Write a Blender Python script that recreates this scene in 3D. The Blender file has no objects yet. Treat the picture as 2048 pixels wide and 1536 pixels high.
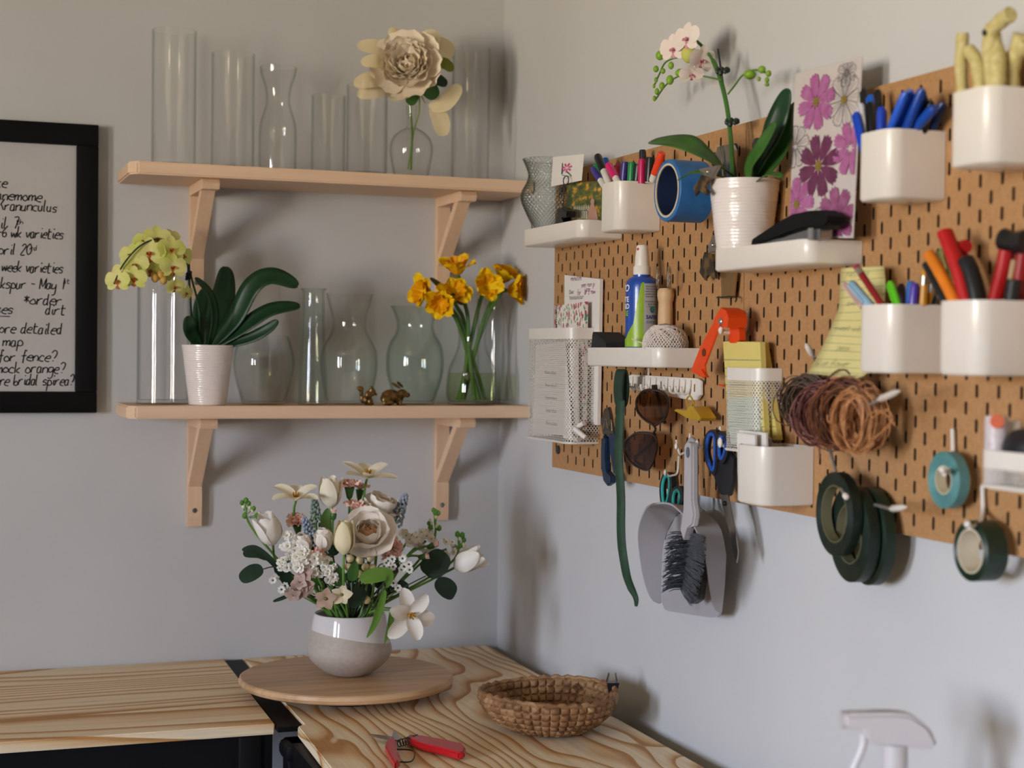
import bpy, bmesh, math, random
from mathutils import Vector, Matrix, Euler
PI = math.pi
sc = bpy.context.scene
COL = sc.collection
R_ = random.Random(7)
# ---------------------------------------------------------------- camera, light, exposure
CAM = Vector((-1.1493, -3.2223, 1.4181)); YAW, PITCH, ROLL, FPX = .3501, -.0191, .0119, 3209.2
_F = Vector((math.sin(YAW)*math.cos(PITCH), math.cos(YAW)*math.cos(PITCH), math.sin(PITCH)))
_R = _F.cross(Vector((0, 0, 1))).normalized(); _U = _R.cross(_F)
_R, _U = math.cos(ROLL)*_R + math.sin(ROLL)*_U, -math.sin(ROLL)*_R + math.cos(ROLL)*_U
cd = bpy.data.cameras.new('camera'); cam = bpy.data.objects.new('camera', cd); COL.objects.link(cam)
m = Matrix((_R, _U, -_F)).transposed().to_4x4(); m.translation = CAM; cam.matrix_world = m
cd.sensor_width = 36; cd.lens = FPX/2048*36; cd.clip_start = .05
cd.dof.use_dof = True; cd.dof.focus_distance = 2.62; cd.dof.aperture_fstop = 4.2; cd.dof.aperture_blades = 0
sc.camera = cam
w = bpy.data.worlds.new('world'); sc.world = w; w.use_nodes = True
_nt = w.node_tree; _bg = _nt.nodes['Background']; _bg.inputs[1].default_value = SKY = 57
# the outdoors: cool sky above the horizon, sunlit warm ground below it; it reaches the room only through the two windows
_tc = _nt.nodes.new('ShaderNodeTexCoord'); _sx = _nt.nodes.new('ShaderNodeSeparateXYZ'); _mr = _nt.nodes.new('ShaderNodeMapRange'); _cr = _nt.nodes.new('ShaderNodeValToRGB')
_mr.inputs['From Min'].default_value = -.2; _mr.inputs['From Max'].default_value = .2; _e = _cr.color_ramp.elements
_e[0].position = .35; _e[0].color = (1.0, .87, .66, 1); _e[1].position = .72; _e[1].color = (.72, .83, 1.06, 1)
for _a, _b in ((_tc.outputs['Generated'], _sx.inputs[0]), (_sx.outputs[2], _mr.inputs[0]), (_mr.outputs[0], _cr.inputs[0]), (_cr.outputs[0], _bg.inputs[0])): _nt.links.new(_a, _b)
WINDOWS = ((1, -3.0, .80), (2, -4.35, .66)); WZ0, WZ1 = .90, 2.20
def area(name, loc, rot, sx, sy, power, col):
    l = bpy.data.lights.new(name, 'AREA'); l.shape = 'RECTANGLE'; l.size = sx; l.size_y = sy; l.energy = power; l.color = col
    o = bpy.data.objects.new(name, l); o.location = loc; o.rotation_euler = rot; COL.objects.link(o); return o
for _n, _y, _w in WINDOWS:
    area('window_portal_%d' % _n, (-4.94, _y, (WZ0+WZ1)/2), Euler((0, -PI/2, 0)), WZ1-WZ0, _w, 1, (1, 1, 1)).data.cycles.is_portal = True
area('added_warm_top_light', (-2.4, -2.6, 2.5), Euler((0, 0, 0)), .4, .4, 3, (1.0, .80, .55))  # weak unseen light added overhead to warm the upper walls
vs = sc.view_settings; vs.view_transform = 'Standard'; vs.look = 'None'; vs.gamma = 1; vs.exposure = 0; vs.use_curve_mapping = False
cy = sc.cycles; cy.use_denoising = True; cy.max_bounces = 10; cy.transparent_max_bounces = 40; cy.transmission_bounces = 8
cy.caustics_reflective = False; cy.caustics_refractive = False; cy.sample_clamp_indirect = 6; cy.blur_glossy = .3
try: cy.denoiser = 'OPENIMAGEDENOISE'
except Exception: pass
# ---------------------------------------------------------------- helpers
def P(u, v, **k):
    d = _F*FPX + _R*(u-1024) - _U*(v-768)
    a, val = list(k.items())[0]; i = 'xyz'.index(a)
    return CAM + d*((val-CAM[i])/d[i])
def depth(p): return (Vector(p)-CAM).dot(_F)
def px(p): return depth(p)/FPX            # metres per photo pixel at a place
def hexc(h):
    h = h.lstrip('#'); c = [int(h[i:i+2], 16)/255 for i in (0, 2, 4)]
    return [x/12.92 if x <= .04045 else ((x+.055)/1.055)**2.4 for x in c]
MATS = {}
def nodes(name):
    m = bpy.data.materials.new(name); m.use_nodes = True; nt = m.node_tree
    return m, nt, nt.nodes['Principled BSDF'], nt.links.new
def noise_mix(nt, L, c1, c2, scale=30, detail=3, stretch=(1, 1, 1), lo=.3, hi=.7, coord='Object'):
    tc = nt.nodes.new('ShaderNodeTexCoord'); mp = nt.nodes.new('ShaderNodeMapping'); mp.inputs['Scale'].default_value = stretch
    nz = nt.nodes.new('ShaderNodeTexNoise'); nz.inputs['Scale'].default_value = scale; nz.inputs['Detail'].default_value = detail
    cr = nt.nodes.new('ShaderNodeValToRGB'); cr.color_ramp.elements[0].position = lo; cr.color_ramp.elements[1].position = hi
    cr.color_ramp.elements[0].color = (*c1, 1); cr.color_ramp.elements[1].color = (*c2, 1)
    L(tc.outputs[coord], mp.inputs[0]); L(mp.outputs[0], nz.inputs[0]); L(nz.outputs[0], cr.inputs[0]); return cr.outputs[0], nz.outputs[0]
def mat(h, rough=.5, metal=0, var=.08, scale=40, h2=None, bump=0, spec=.5, trans=0, coat=0, stretch=(1, 1, 1), detail=3, lo=.3, hi=.7):
    key = (h, rough, metal, var, scale, h2, bump, spec, trans, coat, stretch)
    if key in MATS: return MATS[key]
    m, nt, b, L = nodes('surface_'+h.strip('#'))
    c = hexc(h); c1 = hexc(h2) if h2 else [x*(1-var) for x in c]; c2 = c if h2 else [min(1, x*(1+var)) for x in c]
    o, nz = noise_mix(nt, L, c1, c2, scale, detail, stretch, lo, hi); L(o, b.inputs['Base Color'])
    b.inputs['Roughness'].default_value = rough; b.inputs['Metallic'].default_value = metal; b.inputs['Specular IOR Level'].default_value = spec
    if coat: b.inputs['Coat Weight'].default_value = coat; b.inputs['Coat Roughness'].default_value = .08
    if bump:
        bp = nt.nodes.new('ShaderNodeBump'); bp.inputs['Strength'].default_value = bump; bp.inputs['Distance'].default_value = .002
        L(nz, bp.inputs['Height']); L(bp.outputs[0], b.inputs['Normal'])
    if trans:
        t = nt.nodes.new('ShaderNodeBsdfTranslucent'); L(o, t.inputs[0]); mx = nt.nodes.new('ShaderNodeMixShader'); mx.inputs[0].default_value = trans
        L(b.outputs[0], mx.inputs[1]); L(t.outputs[0], mx.inputs[2]); L(mx.outputs[0], nt.nodes['Material Output'].inputs[0])
    MATS[key] = m; return m
def petal_mat(h, h2=None, var=.05): return mat(h, .55, var=var, scale=25, h2=h2, trans=.14, spec=.2)
def glass(tint='#fefefe', edge='#bccac2', rough=.02, ior=1.5, bumps=0, dull=0, refr=0, pw=5):
    key = ('glass', tint, edge, rough, bumps, dull, refr, pw)
    if key in MATS: return MATS[key]
    m, nt, b, L = nodes('clear_glass'); nt.nodes.remove(b)
    lw = nt.nodes.new('ShaderNodeLayerWeight'); lw.inputs[0].default_value = .5
    def mth(op, x, y):
        q = nt.nodes.new('ShaderNodeMath'); q.operation = op; q.use_clamp = True
        for i, k in enumerate((x, y)):
            if isinstance(k, (int, float)): q.inputs[i].default_value = k
            else: L(k, q.inputs[i])
        return q.outputs[0]
    fa = lw.outputs['Facing']; f5 = mth('POWER', fa, 5)
    cm = nt.nodes.new('ShaderNodeMix'); cm.data_type = 'RGBA'; cm.inputs[6].default_value = (*hexc(tint), 1); cm.inputs[7].default_value = (*hexc(edge), 1)
    tr = nt.nodes.new('ShaderNodeBsdfTransparent'); gl = nt.nodes.new('ShaderNodeBsdfGlossy'); gl.inputs['Roughness'].default_value = rough
    r0 = ((ior-1)/(ior+1))**2; fr = mth('ADD', mth('MULTIPLY', f5, .75), r0*.8); mx = nt.nodes.new('ShaderNodeMixShader')
    L(mth('POWER', fa, pw), cm.inputs[0]); L(cm.outputs[2], tr.inputs[0])
    L(fr, mx.inputs[0]); L(tr.outputs[0], mx.inputs[1]); L(gl.outputs[0], mx.inputs[2])
    out = mx
    if bumps:
        nz = nt.nodes.new('ShaderNodeTexNoise'); nz.inputs['Scale'].default_value = 60; bp = nt.nodes.new('ShaderNodeBump'); bp.inputs['Strength'].default_value = bumps
        bp.inputs['Distance'].default_value = .001; L(nz.outputs[0], bp.inputs['Height']); L(bp.outputs[0], gl.inputs['Normal'])
    if refr:
        rg = nt.nodes.new('ShaderNodeBsdfGlass'); rg.inputs['IOR'].default_value = ior; rg.inputs['Roughness'].default_value = rough; m3 = nt.nodes.new('ShaderNodeMixShader'); m3.inputs[0].default_value = refr
        L(mx.outputs[0], m3.inputs[1]); L(rg.outputs[0], m3.inputs[2]); out = m3
    if dull:
        d = nt.nodes.new('ShaderNodeBsdfDiffuse'); d.inputs[0].default_value = (*hexc(tint), 1); m2 = nt.nodes.new('ShaderNodeMixShader'); m2.inputs[0].default_value = dull
        L(mx.outputs[0], m2.inputs[1]); L(d.outputs[0], m2.inputs[2]); out = m2
    L(out.outputs[0], nt.nodes['Material Output'].inputs[0]); MATS[key] = m; return m
ID = Matrix.Identity(4)
def T(*a): return Matrix.Translation(a[0] if len(a) == 1 else a)
def RX(a): return Matrix.Rotation(a, 4, 'X')
def RY(a): return Matrix.Rotation(a, 4, 'Y')
def RZ(a): return Matrix.Rotation(a, 4, 'Z')
def S(x, y=None, z=None): return Matrix.Diagonal((x, x if y is None else y, x if z is None else z, 1))
def AX(p, d, roll=0):                       # frame at p whose +Z points along d
    return T(Vector(p)) @ Vector(d).normalized().to_track_quat('Z', 'Y').to_matrix().to_4x4() @ RZ(roll)
def RW(x, y, z): return T((x, y, z)) @ RZ(-PI/2)   # right-wall frame: X towards the camera, -Y into the room
class M:
    def __init__(s): s.v = []; s.f = []
    def add(s, vs, fs, mx=ID):
        n = len(s.v); s.v += [mx @ Vector(v) for v in vs]; s.f += [tuple(i+n for i in f) for f in fs]; return s
    def bm(s, b, mx=ID):
        b.verts.index_update(); s.add([v.co.copy() for v in b.verts], [[v.index for v in f.verts] for f in b.faces], mx); b.free(); return s
    def box(s, a, b, mx=ID, bev=0, seg=2):
        q = bmesh.new(); bmesh.ops.create_cube(q, size=1)
        c = [(a[i]+b[i])/2 for i in range(3)]; d = [abs(b[i]-a[i]) for i in range(3)]
        for v in q.verts: v.co = Vector([c[i]+v.co[i]*d[i] for i in range(3)])
        if bev: bmesh.ops.bevel(q, geom=q.edges[:], offset=min(bev, min(d)*.49), segments=seg, affect='EDGES', profile=.5)
        return s.bm(q, mx)
    def ball(s, c, r, mx=ID, rot=None, n=2):
        q = bmesh.new(); bmesh.ops.create_icosphere(q, subdivisions=n, radius=1)
        if not hasattr(r, '__len__'): r = (r, r, r)
        k = T(Vector(c)) @ (rot.to_matrix().to_4x4() if rot else ID) @ S(*r)
        return s.bm(q, mx @ k)
    def lathe(s, prof, n=40, mx=ID, twist=None):
        vs = []; fs = []; k = len(prof)
        for i in range(n):
            a = 2*PI*i/n
            for j, (r, z) in enumerate(prof):
                rr = r*(twist(a, z, j) if twist else 1); vs.append((rr*math.cos(a), rr*math.sin(a), z))
        for i in range(n):
            for j in range(k-1):
                A, B = i*k+j, ((i+1) % n)*k+j; f = [A, B, B+1, A+1]
                if prof[j][0] < 1e-6: f = [A, B+1, A+1]
                elif prof[j+1][0] < 1e-6: f = [A, B, A+1]
                fs.append(f)
        return s.add(vs, fs, mx)
    def tube(s, pts, r, n=8, mx=ID, flat=1.0, cap=True, closed=False, up=None):
        pts = [Vector(p) for p in pts]; k = len(pts); rs = r if hasattr(r, '__len__') else [r]*k
        vs = []; fs = []; prev = None
        for i, p in enumerate(pts):
            if closed: t = pts[(i+1) % k]-pts[i-1]
            else: t = pts[min(i+1, k-1)]-pts[max(i-1, 0)]
            t = t.normalized() if t.length > 1e-9 else Vector((0, 0, 1))
            if prev is None: prev = Vector(up) if up else (Vector((0, 0, 1)) if abs(t.z) < .9 else Vector((1, 0, 0)))
            nn = Vector(up) if up else prev
            a = nn-t*nn.dot(t); a = a.normalized() if a.length > 1e-6 else t.orthogonal().normalized(); prev = a; b = t.cross(a)
            for j in range(n):
                th = 2*PI*j/n; vs.append(p+a*(math.cos(th)*rs[i])+b*(math.sin(th)*rs[i]*flat))
        for i in range(k if closed else k-1):
            for j in range(n):
                A = i*n; B = ((i+1) % k)*n; fs.append((A+j, A+(j+1) % n, B+(j+1) % n, B+j))
        if cap and not closed: fs.append(tuple(range(n))[::-1]); fs.append(tuple((k-1)*n+j for j in range(n)))
        return s.add(vs, fs, mx)
    def prism(s, pts, dv, mx=ID):              # polygon (3-D points) extruded along vector dv
        n = len(pts); dv = Vector(dv); p = [Vector(a) for a in pts]
        return s.add(p+[a+dv for a in p], [tuple(range(n)), tuple(range(n, 2*n))[::-1]]+[(i, i+n, (i+1) % n+n, (i+1) % n) for i in range(n)], mx)
    def petal(s, mx, L, W, a0, a1, cup=.3, r0=0, e1=.6, e2=.4, n=7, m=3, ruf=0, am=None, ph=0):
        vs = []; r = r0; z = 0; mxw = max(((i/40+.02)**e1)*((1-i/40)**e2) for i in range(40))
        for i in range(n+1):
            q = i/n; an = math.radians(a0+(a1-a0)*q if am is None else (a0+(am-a0)*q*2 if q < .5 else am+(a1-am)*(q*2-1)))
            if i: r += L/n*math.sin(an); z += L/n*math.cos(an)
            wd = W/2*((q+.02)**e1)*(max(0, 1-q*.985)**e2)/mxw
            for j in range(-m, m+1):
                t = j/m; o = cup*wd*t*t+ruf*L*q*math.sin(t*5+ph+q*3)*.5
                vs.append((r-math.cos(an)*o, wd*t, z+math.sin(an)*o))
        k = 2*m+1; fs = [(i*k+j, i*k+j+1, (i+1)*k+j+1, (i+1)*k+j) for i in range(n) for j in range(k-1)]
        return s.add(vs, fs, mx)
    def ring(s, mx, k, ph, L, W, a0, a1, jit=0, **kw):
        for i in range(k):
            a = 2*PI*(i+ph)/k+R_.uniform(-jit, jit)*.4; q = 1+R_.uniform(-jit, jit)*.3
            s.petal(mx @ RZ(a), L*q, W*q, a0+R_.uniform(-jit, jit)*30, a1+R_.uniform(-jit, jit)*30, ph=i*1.7, **kw)
        return s
    def leaf(s, pts, W, nrm, e1=.55, e2=.5, fold=.25, m=2, sm=8):      # broad leaf along a spine
        pts = spline(pts, sm); n = len(pts); nrm = Vector(nrm); vs = []
        mxw = max(((i/40+.02)**e1)*((1-i/40)**e2) for i in range(40))
        for i, p in enumerate(pts):
            q = i/(n-1); t = (pts[min(i+1, n-1)]-pts[max(i-1, 0)]).normalized(); a = t.cross(nrm).normalized(); up = a.cross(t)
            wd = W/2*((q+.02)**e1)*(max(0, 1-q*.99)**e2)/mxw
            for j in range(-m, m+1): vs.append(p+a*(wd*j/m)+up*(fold*wd*abs(j/m)))
        k = 2*m+1; return s.add(vs, [(i*k+j, i*k+j+1, (i+1)*k+j+1, (i+1)*k+j) for i in range(n-1) for j in range(k-1)])
    def ribbon(s, pts, wd, wdir, th=0):        # flat strip; wdir = width direction
        pts = [Vector(p) for p in pts]; d = Vector(wdir).normalized(); n = len(pts); ws = wd if hasattr(wd, '__len__') else [wd]*n
        return s.add([p+d*(g*w_/2) for p, w_ in zip(pts, ws) for g in (-1, 1)], [(2*i, 2*i+1, 2*i+3, 2*i+2) for i in range(n-1)])
def spline(pts, k=8, closed=False):
    pts = [Vector(p) for p in pts]; n = len(pts)
    if n < 3: return [pts[0].lerp(pts[-1], i/k) for i in range(k+1)]
    out = []
    for i in range(n if closed else n-1):
        g = (lambda j: pts[j % n]) if closed else (lambda j: pts[max(0, min(n-1, j))])
        a, b, c, d = g(i-1), g(i), g(i+1), g(i+2)
        for j in range(k):
            t = j/k; out.append(.5*((2*b)+(c-a)*t+(2*a-5*b+4*c-d)*t*t+(3*b-a-3*c+d)*t**3))
    if not closed: out.append(pts[-1])
    return out
def tag(o, label=None, cat=None, group=None, kind=None):
    if label: o['label'] = label
    if cat: o['category'] = cat
    if group: o['group'] = group
    if kind: o['kind'] = kind
    return o
def thing(name, label, cat, loc, rz=0, group=None):
    o = bpy.data.objects.new(name, None); COL.objects.link(o); o.location = loc; o.rotation_euler = (0, 0, rz); o.empty_display_size = .02
    return tag(o, label, cat, group)
def O(name, g, mt, parent=None, smooth=True, label=None, cat=None, group=None, kind=None, ang=40, solid=0, sub=0, remesh=0, at=None):
    """g is authored in world space; stored relative to its parent chain (or to its own base when top-level)"""
    me = bpy.data.meshes.new(name); o = bpy.data.objects.new(name, me); COL.objects.link(o)
    if parent is None:
        xs = [v.x for v in g.v]; ys = [v.y for v in g.v]; zs = [v.z for v in g.v]
        loc = Vector(at) if at is not None else Vector(((min(xs)+max(xs))/2, (min(ys)+max(ys))/2, min(zs))); inv = T(-loc); o.location = loc
    else:
        o.parent = parent; mw = ID; q = parent
        while q: mw = Matrix.LocRotScale(q.location, q.rotation_euler, q.scale) @ mw; q = q.parent
        inv = mw.inverted()
    me.from_pydata([inv @ v for v in g.v], [], g.f); me.validate()
    b = bmesh.new(); b.from_mesh(me); bmesh.ops.recalc_face_normals(b, faces=b.faces); b.to_mesh(me); b.free()
    if smooth:
        me.polygons.foreach_set('use_smooth', [True]*len(me.polygons)); me.set_sharp_from_angle(angle=math.radians(ang))
    me.materials.append(mt)
    if solid: md = o.modifiers.new('thickness', 'SOLIDIFY'); md.thickness = solid; md.offset = 0
    if remesh:
        md = o.modifiers.new('remesh', 'REMESH'); md.mode = 'VOXEL'; md.voxel_size = remesh; md.use_smooth_shade = True
        md = o.modifiers.new('smooth', 'SMOOTH'); md.factor = .6; md.iterations = 4
    if sub: md = o.modifiers.new('subsurf', 'SUBSURF'); md.levels = sub; md.render_levels = sub
    return tag(o, label, cat, group, kind)
def dup(root, loc=None, rz=None, label=None, group=None, rot=None):
    r = root.copy(); COL.objects.link(r)
    if loc is not None: r.location = loc
    if rz is not None: r.rotation_euler = (0, 0, rz)
    if rot is not None: r.rotation_euler = rot
    if label: r['label'] = label
    if group: r['group'] = group
    def kids(a, b):
        for c in list(a.children):
            d = c.copy(); COL.objects.link(d); d.parent = b; kids(c, d)
    kids(root, r); return r
def text_mesh(body, size, fn, shear=0, off=0):
    cu = bpy.data.curves.new('lettering', 'FONT'); cu.body = body; cu.size = size; cu.shear = shear; cu.offset = off; cu.resolution_u = 2
    cu.align_x = 'CENTER'; cu.align_y = 'CENTER'
    t = bpy.data.objects.new('lettering', cu); COL.objects.link(t); bpy.context.view_layer.update()
    dg = bpy.context.evaluated_depsgraph_get(); me = bpy.data.meshes.new_from_object(t.evaluated_get(dg))
    vs = [fn(v.co.x, v.co.y) for v in me.vertices]; fs = [tuple(p.vertices) for p in me.polygons]
    bpy.data.objects.remove(t); bpy.data.curves.remove(cu); bpy.data.meshes.remove(me); return vs, fs
GL = dict(a="4a 1a 08 06 15 35 47/4a 46 55", b="0f 06/07 29 48 46 25 06", c="49 2a 08 06 25 45", d="4a 1a 08 06 25 47/4f 46 55", e="08 48 4a 2a 08 06 25 45",
 f="4e 3f 2e 26 23/0a 4a", g="4a 1a 08 16 36 48/4a 42 20 01", h="0f 05/07 2a 49 45", i="1a 16 25/1d 1e", k="0f 05/4a 17 45", l="0f 06 15", m="0a 05/08 2a 39 35/38 5a 69 65",
 n="0a 05/08 2a 49 45", o="2a 08 06 25 46 48 2a", p="0a 00/09 2a 48 46 25 06", r="0a 05/08 2a 4a", s="49 2a 08 37 35 05", t="1e 16 25 45/0b 4b", u="0a 06 25 46/4a 46 55",
 v="0a 25 4a", w="0a 15 39 55 6a", x="0a 45/4a 05", y="0a 06 36 48/4a 41 10", z="0a 4a 05 45", A="05 3f 65/18 58", M="05 0f 37 6f 65", R="0f 05/0f 4e 4b 0a/1a 55", S="4e 1f 0c 38 46 05",
 N="05 0f 55 5f", T="3f 35/0f 6f")
GL.update({'7': "0f 4f 25", '2': "0d 2f 4d 05 45", '0': "2f 0c 08 25 48 4c 2f", '1': "2f 25", '6': "4f 0a 06 25 46 39 08", '3': "0f 4f 2b 48 25 06", '4': "0f 09 49/4f 45", '?': "0d 2f 4d 39 28/25 26",
 '-': "09 49", '*': "0c 48/08 4c/2d 27", '{': "3f 2c 1a 28 35", '_': "03 f3"})
def handwriting(g, text, mp, x0, y0, cw, xh, th, jit=.25):
    """pen strokes on the surface mp(x, y); cw = advance per letter, xh = x-height"""
    x = x0; r = random.Random(len(text)*31+int(abs(x0*1000)))
    for ch in text:
        if ch in GL:
            st = GL[ch]; wid = max(int(q[0], 16) for s_ in st.split('/') for q in s_.split())
            sx = cw*.78/max(wid, 3.2) if wid < 6 else cw*1.05/wid; dy = r.uniform(-jit, jit)*xh*.3
            for s_ in st.split('/'):
                pts = [((x+(int(q[0], 16)+r.uniform(-jit, jit))*sx), y0+dy+(int(q[1], 16)-5+r.uniform(-jit, jit))*xh/5) for q in s_.split()]
                pts = [(p[0]+(p[1]-y0)*.15, p[1]) for p in pts]
                if len(pts) > 2: pts = [(v.x, v.y) for v in spline([(a, b, 0) for a, b in pts], 3)]
                vs = []
                for i, (a, b) in enumerate(pts):
                    p, n = pts[max(i-1, 0)], pts[min(i+1, len(pts)-1)]; dx, dz = n[0]-p[0], n[1]-p[1]; l = math.hypot(dx, dz) or 1
                    vs += [mp(a-dz/l*th/2, b+dx/l*th/2), mp(a+dz/l*th/2, b-dx/l*th/2)]
                g.add(vs, [(2*i, 2*i+1, 2*i+3, 2*i+2) for i in range(len(pts)-1)])
            x += (cw if wid < 6 else cw*1.3)*(.6 if ch in 'il1' else 1)
        else: x += cw*.8
    return x
# ---------------------------------------------------------------- the room
zT, zU, zL, BX, ZB = .7967, 1.765, 1.3125, -.02, 1.2011
def wall_mat():
    m, nt, b, L = nodes('painted_wall'); o, nz = noise_mix(nt, L, hexc('#c6c6c6'), hexc('#cbcbcb'), 3, 2)
    n2 = nt.nodes.new('ShaderNodeTexNoise'); n2.inputs['Scale'].default_value = 260; bp = nt.nodes.new('ShaderNodeBump'); bp.inputs['Strength'].default_value = .12; bp.inputs['Distance'].default_value = .001
    L(o, b.inputs['Base Color']); L(n2.outputs[0], bp.inputs['Height']); L(bp.outputs[0], b.inputs['Normal']); b.inputs['Roughness'].default_value = .7; b.inputs['Specular IOR Level'].default_value = .25; return m
WALL = wall_mat()
def struct(name, boxes, mt):
    g = M()
    for a, b in boxes: g.box(a, b)
    return O(name, g, mt, smooth=False, kind='structure')
struct('wall_back', [((-4.95, 0, 0), (0, .1, 2.6))], WALL)
struct('wall_right', [((0, -5.6, 0), (.1, .1, 2.6))], WALL)
struct('wall_front', [((-4.95, -5.7, 0), (0, -5.6, 2.6))], mat('#4e4a46', .8, var=.03, scale=4))
_ys = [-5.6]+[q for n, y, wd in sorted(WINDOWS, key=lambda t: t[1]) for q in (y-wd/2, y+wd/2)]+[0]
struct('wall_left', [((-4.95, -5.6, 0), (-4.6, 0, WZ0)), ((-4.95, -5.6, WZ1), (-4.6, 0, 2.6))]+[((-4.95, _ys[i], WZ0), (-4.6, _ys[i+1], WZ1)) for i in (0, 2, 4)], WALL)
struct('floor', [((-4.95, -5.7, -.1), (.1, .1, 0))], mat('#555a6a', .8, var=.1, scale=3))
struct('ceiling', [((-4.95, -5.7, 2.6), (.1, .1, 2.7))], mat('#b4a98e', .8, var=.02))
WHITE = mat('#e4e0d8', .3, var=.02); TRIM = mat('#e6e2da', .4, var=.02)
for n, yc, wd in WINDOWS:
    struct('window_%d' % n, [((-4.93, yc-wd/2, WZ0), (-4.89, yc-wd/2+.025, WZ1)), ((-4.93, yc+wd/2-.025, WZ0), (-4.89, yc+wd/2, WZ1)), ((-4.93, yc-wd/2, WZ1-.025), (-4.89, yc+wd/2, WZ1)), ((-4.93, yc-wd/2-.02, WZ0-.03), (-4.54, yc+wd/2+.02, WZ0))], TRIM)
# ---------------------------------------------------------------- woods
def pine(h1, h2, ax, sc_=14, rough=.5):
    st = [1, 1, 1]; st[ax] = .06
    return mat(h2, rough, h2=h1, scale=sc_*6, stretch=tuple(st), spec=.3, detail=4, lo=.25, hi=.75)
def plywood(name, ax, k=26, sc_=2.2, seed=0, stretch=.35, lin=20):
    m, nt, b, L = nodes(name); N = nt.nodes.new
    tc = N('ShaderNodeTexCoord'); mp = N('ShaderNodeMapping'); mp.inputs['Location'].default_value = (seed, seed*.7, 0)
    s_ = [1.6, 1.6, 1.6]; s_[ax] = stretch; mp.inputs['Scale'].default_value = s_
    n1 = N('ShaderNodeTexNoise'); n1.inputs['Scale'].default_value = sc_; n1.inputs['Detail'].default_value = 2.5; n1.inputs['Roughness'].default_value = .38
    L(tc.outputs['Object'], mp.inputs[0]); L(mp.outputs[0], n1.inputs[0]); sp = N('ShaderNodeSeparateXYZ'); L(tc.outputs['Object'], sp.inputs[0])
    m0 = N('ShaderNodeMath'); m0.operation = 'MULTIPLY'; m0.inputs[1].default_value = k; L(n1.outputs[0], m0.inputs[0])
    m1 = N('ShaderNodeMath'); m1.operation = 'MULTIPLY'; m1.inputs[1].default_value = lin; L(sp.outputs[1-ax], m1.inputs[0])
    mu = N('ShaderNodeMath'); mu.operation = 'ADD'; L(m0.outputs[0], mu.inputs[0]); L(m1.outputs[0], mu.inputs[1])
    fr = N('ShaderNodeMath'); fr.operation = 'FRACT'; L(mu.outputs[0], fr.inputs[0])
    cr = N('ShaderNodeValToRGB'); e = cr.color_ramp.elements; A, B, C_ = hexc('#f6e2c0'), hexc('#e6c090'), hexc('#c28e56')
    e[0].position = 0; e[0].color = (*A, 1); e[1].position = .45; e[1].color = (*A, 1)
    for p, c in ((.72, B), (.88, C_), (.97, C_), (1, A)):
        q = e.new(p); q.color = (*c, 1)
    L(fr.outputs[0], cr.inputs[0])
    mp2 = N('ShaderNodeMapping'); s2 = [120, 120, 120]; s2[ax] = 4; mp2.inputs['Scale'].default_value = s2; n2 = N('ShaderNodeTexNoise'); n2.inputs['Scale'].default_value = 1; n2.inputs['Detail'].default_value = 3
    L(tc.outputs['Object'], mp2.inputs[0]); L(mp2.outputs[0], n2.inputs[0])
    mx = N('ShaderNodeMix'); mx.data_type = 'RGBA'; mx.blend_type = 'MULTIPLY'; mx.inputs[0].default_value = .35
    cr2 = N('ShaderNodeValToRGB'); cr2.color_ramp.elements[0].position = .3; cr2.color_ramp.elements[0].color = (.62, .55, .47, 1); cr2.color_ramp.elements[1].position = .6; cr2.color_ramp.elements[1].color = (1, 1, 1, 1)
    L(n2.outputs[0], cr2.inputs[0]); L(cr.outputs[0], mx.inputs[6]); L(cr2.outputs[0], mx.inputs[7]); L(mx.outputs[2], b.inputs['Base Color'])
    b.inputs['Roughness'].default_value = .55; b.inputs['Specular IOR Level'].default_value = .25; return m
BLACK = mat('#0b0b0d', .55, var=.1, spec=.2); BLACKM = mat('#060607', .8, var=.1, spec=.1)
def poly_slab(pts, z0, z1, bev=.002):
    b = bmesh.new(); vs = [b.verts.new((x, y, z0)) for x, y in pts]; f = b.faces.new(vs)
    r = bmesh.ops.extrude_face_region(b, geom=[f]); [setattr(v.co, 'z', z1) for v in r['geom'] if isinstance(v, bmesh.types.BMVert)]
    bmesh.ops.recalc_face_normals(b, faces=b.faces); bmesh.ops.bevel(b, geom=b.edges[:], offset=bev, segments=2, affect='EDGES'); return M().bm(b)
# left bench along the back wall
wl = thing('workbench', 'long plywood-topped workbench along the left wall, grain running sideways', 'workbench', (-1.6, -.3, 0))
O('tabletop', poly_slab([(-2.6, -.006), (-.584, -.006), (-.601, -.589), (-2.6, -.589)], zT-.018, zT), plywood('plywood_long_grain', 0, 22, 1.6, 3.1, .22, 15), wl)
g = M().box((-2.58, -.575, zT-.09), (-.602, -.55, zT-.02)).box((-2.58, -.03, zT-.09), (-.62, -.015, zT-.02)); O('frame', g, BLACK, wl)
for x, y in ((-2.55, -.56), (-2.55, -.03), (-.64, -.56), (-.66, -.03)): O('leg', M().box((x-.02, y-.02, 0), (x+.02, y+.02, zT-.02), bev=.004), BLACK, wl)
O('lower_shelf', M().box((-2.55, -.55, .1), (-.68, -.04, .5)), BLACKM, wl)
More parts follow.
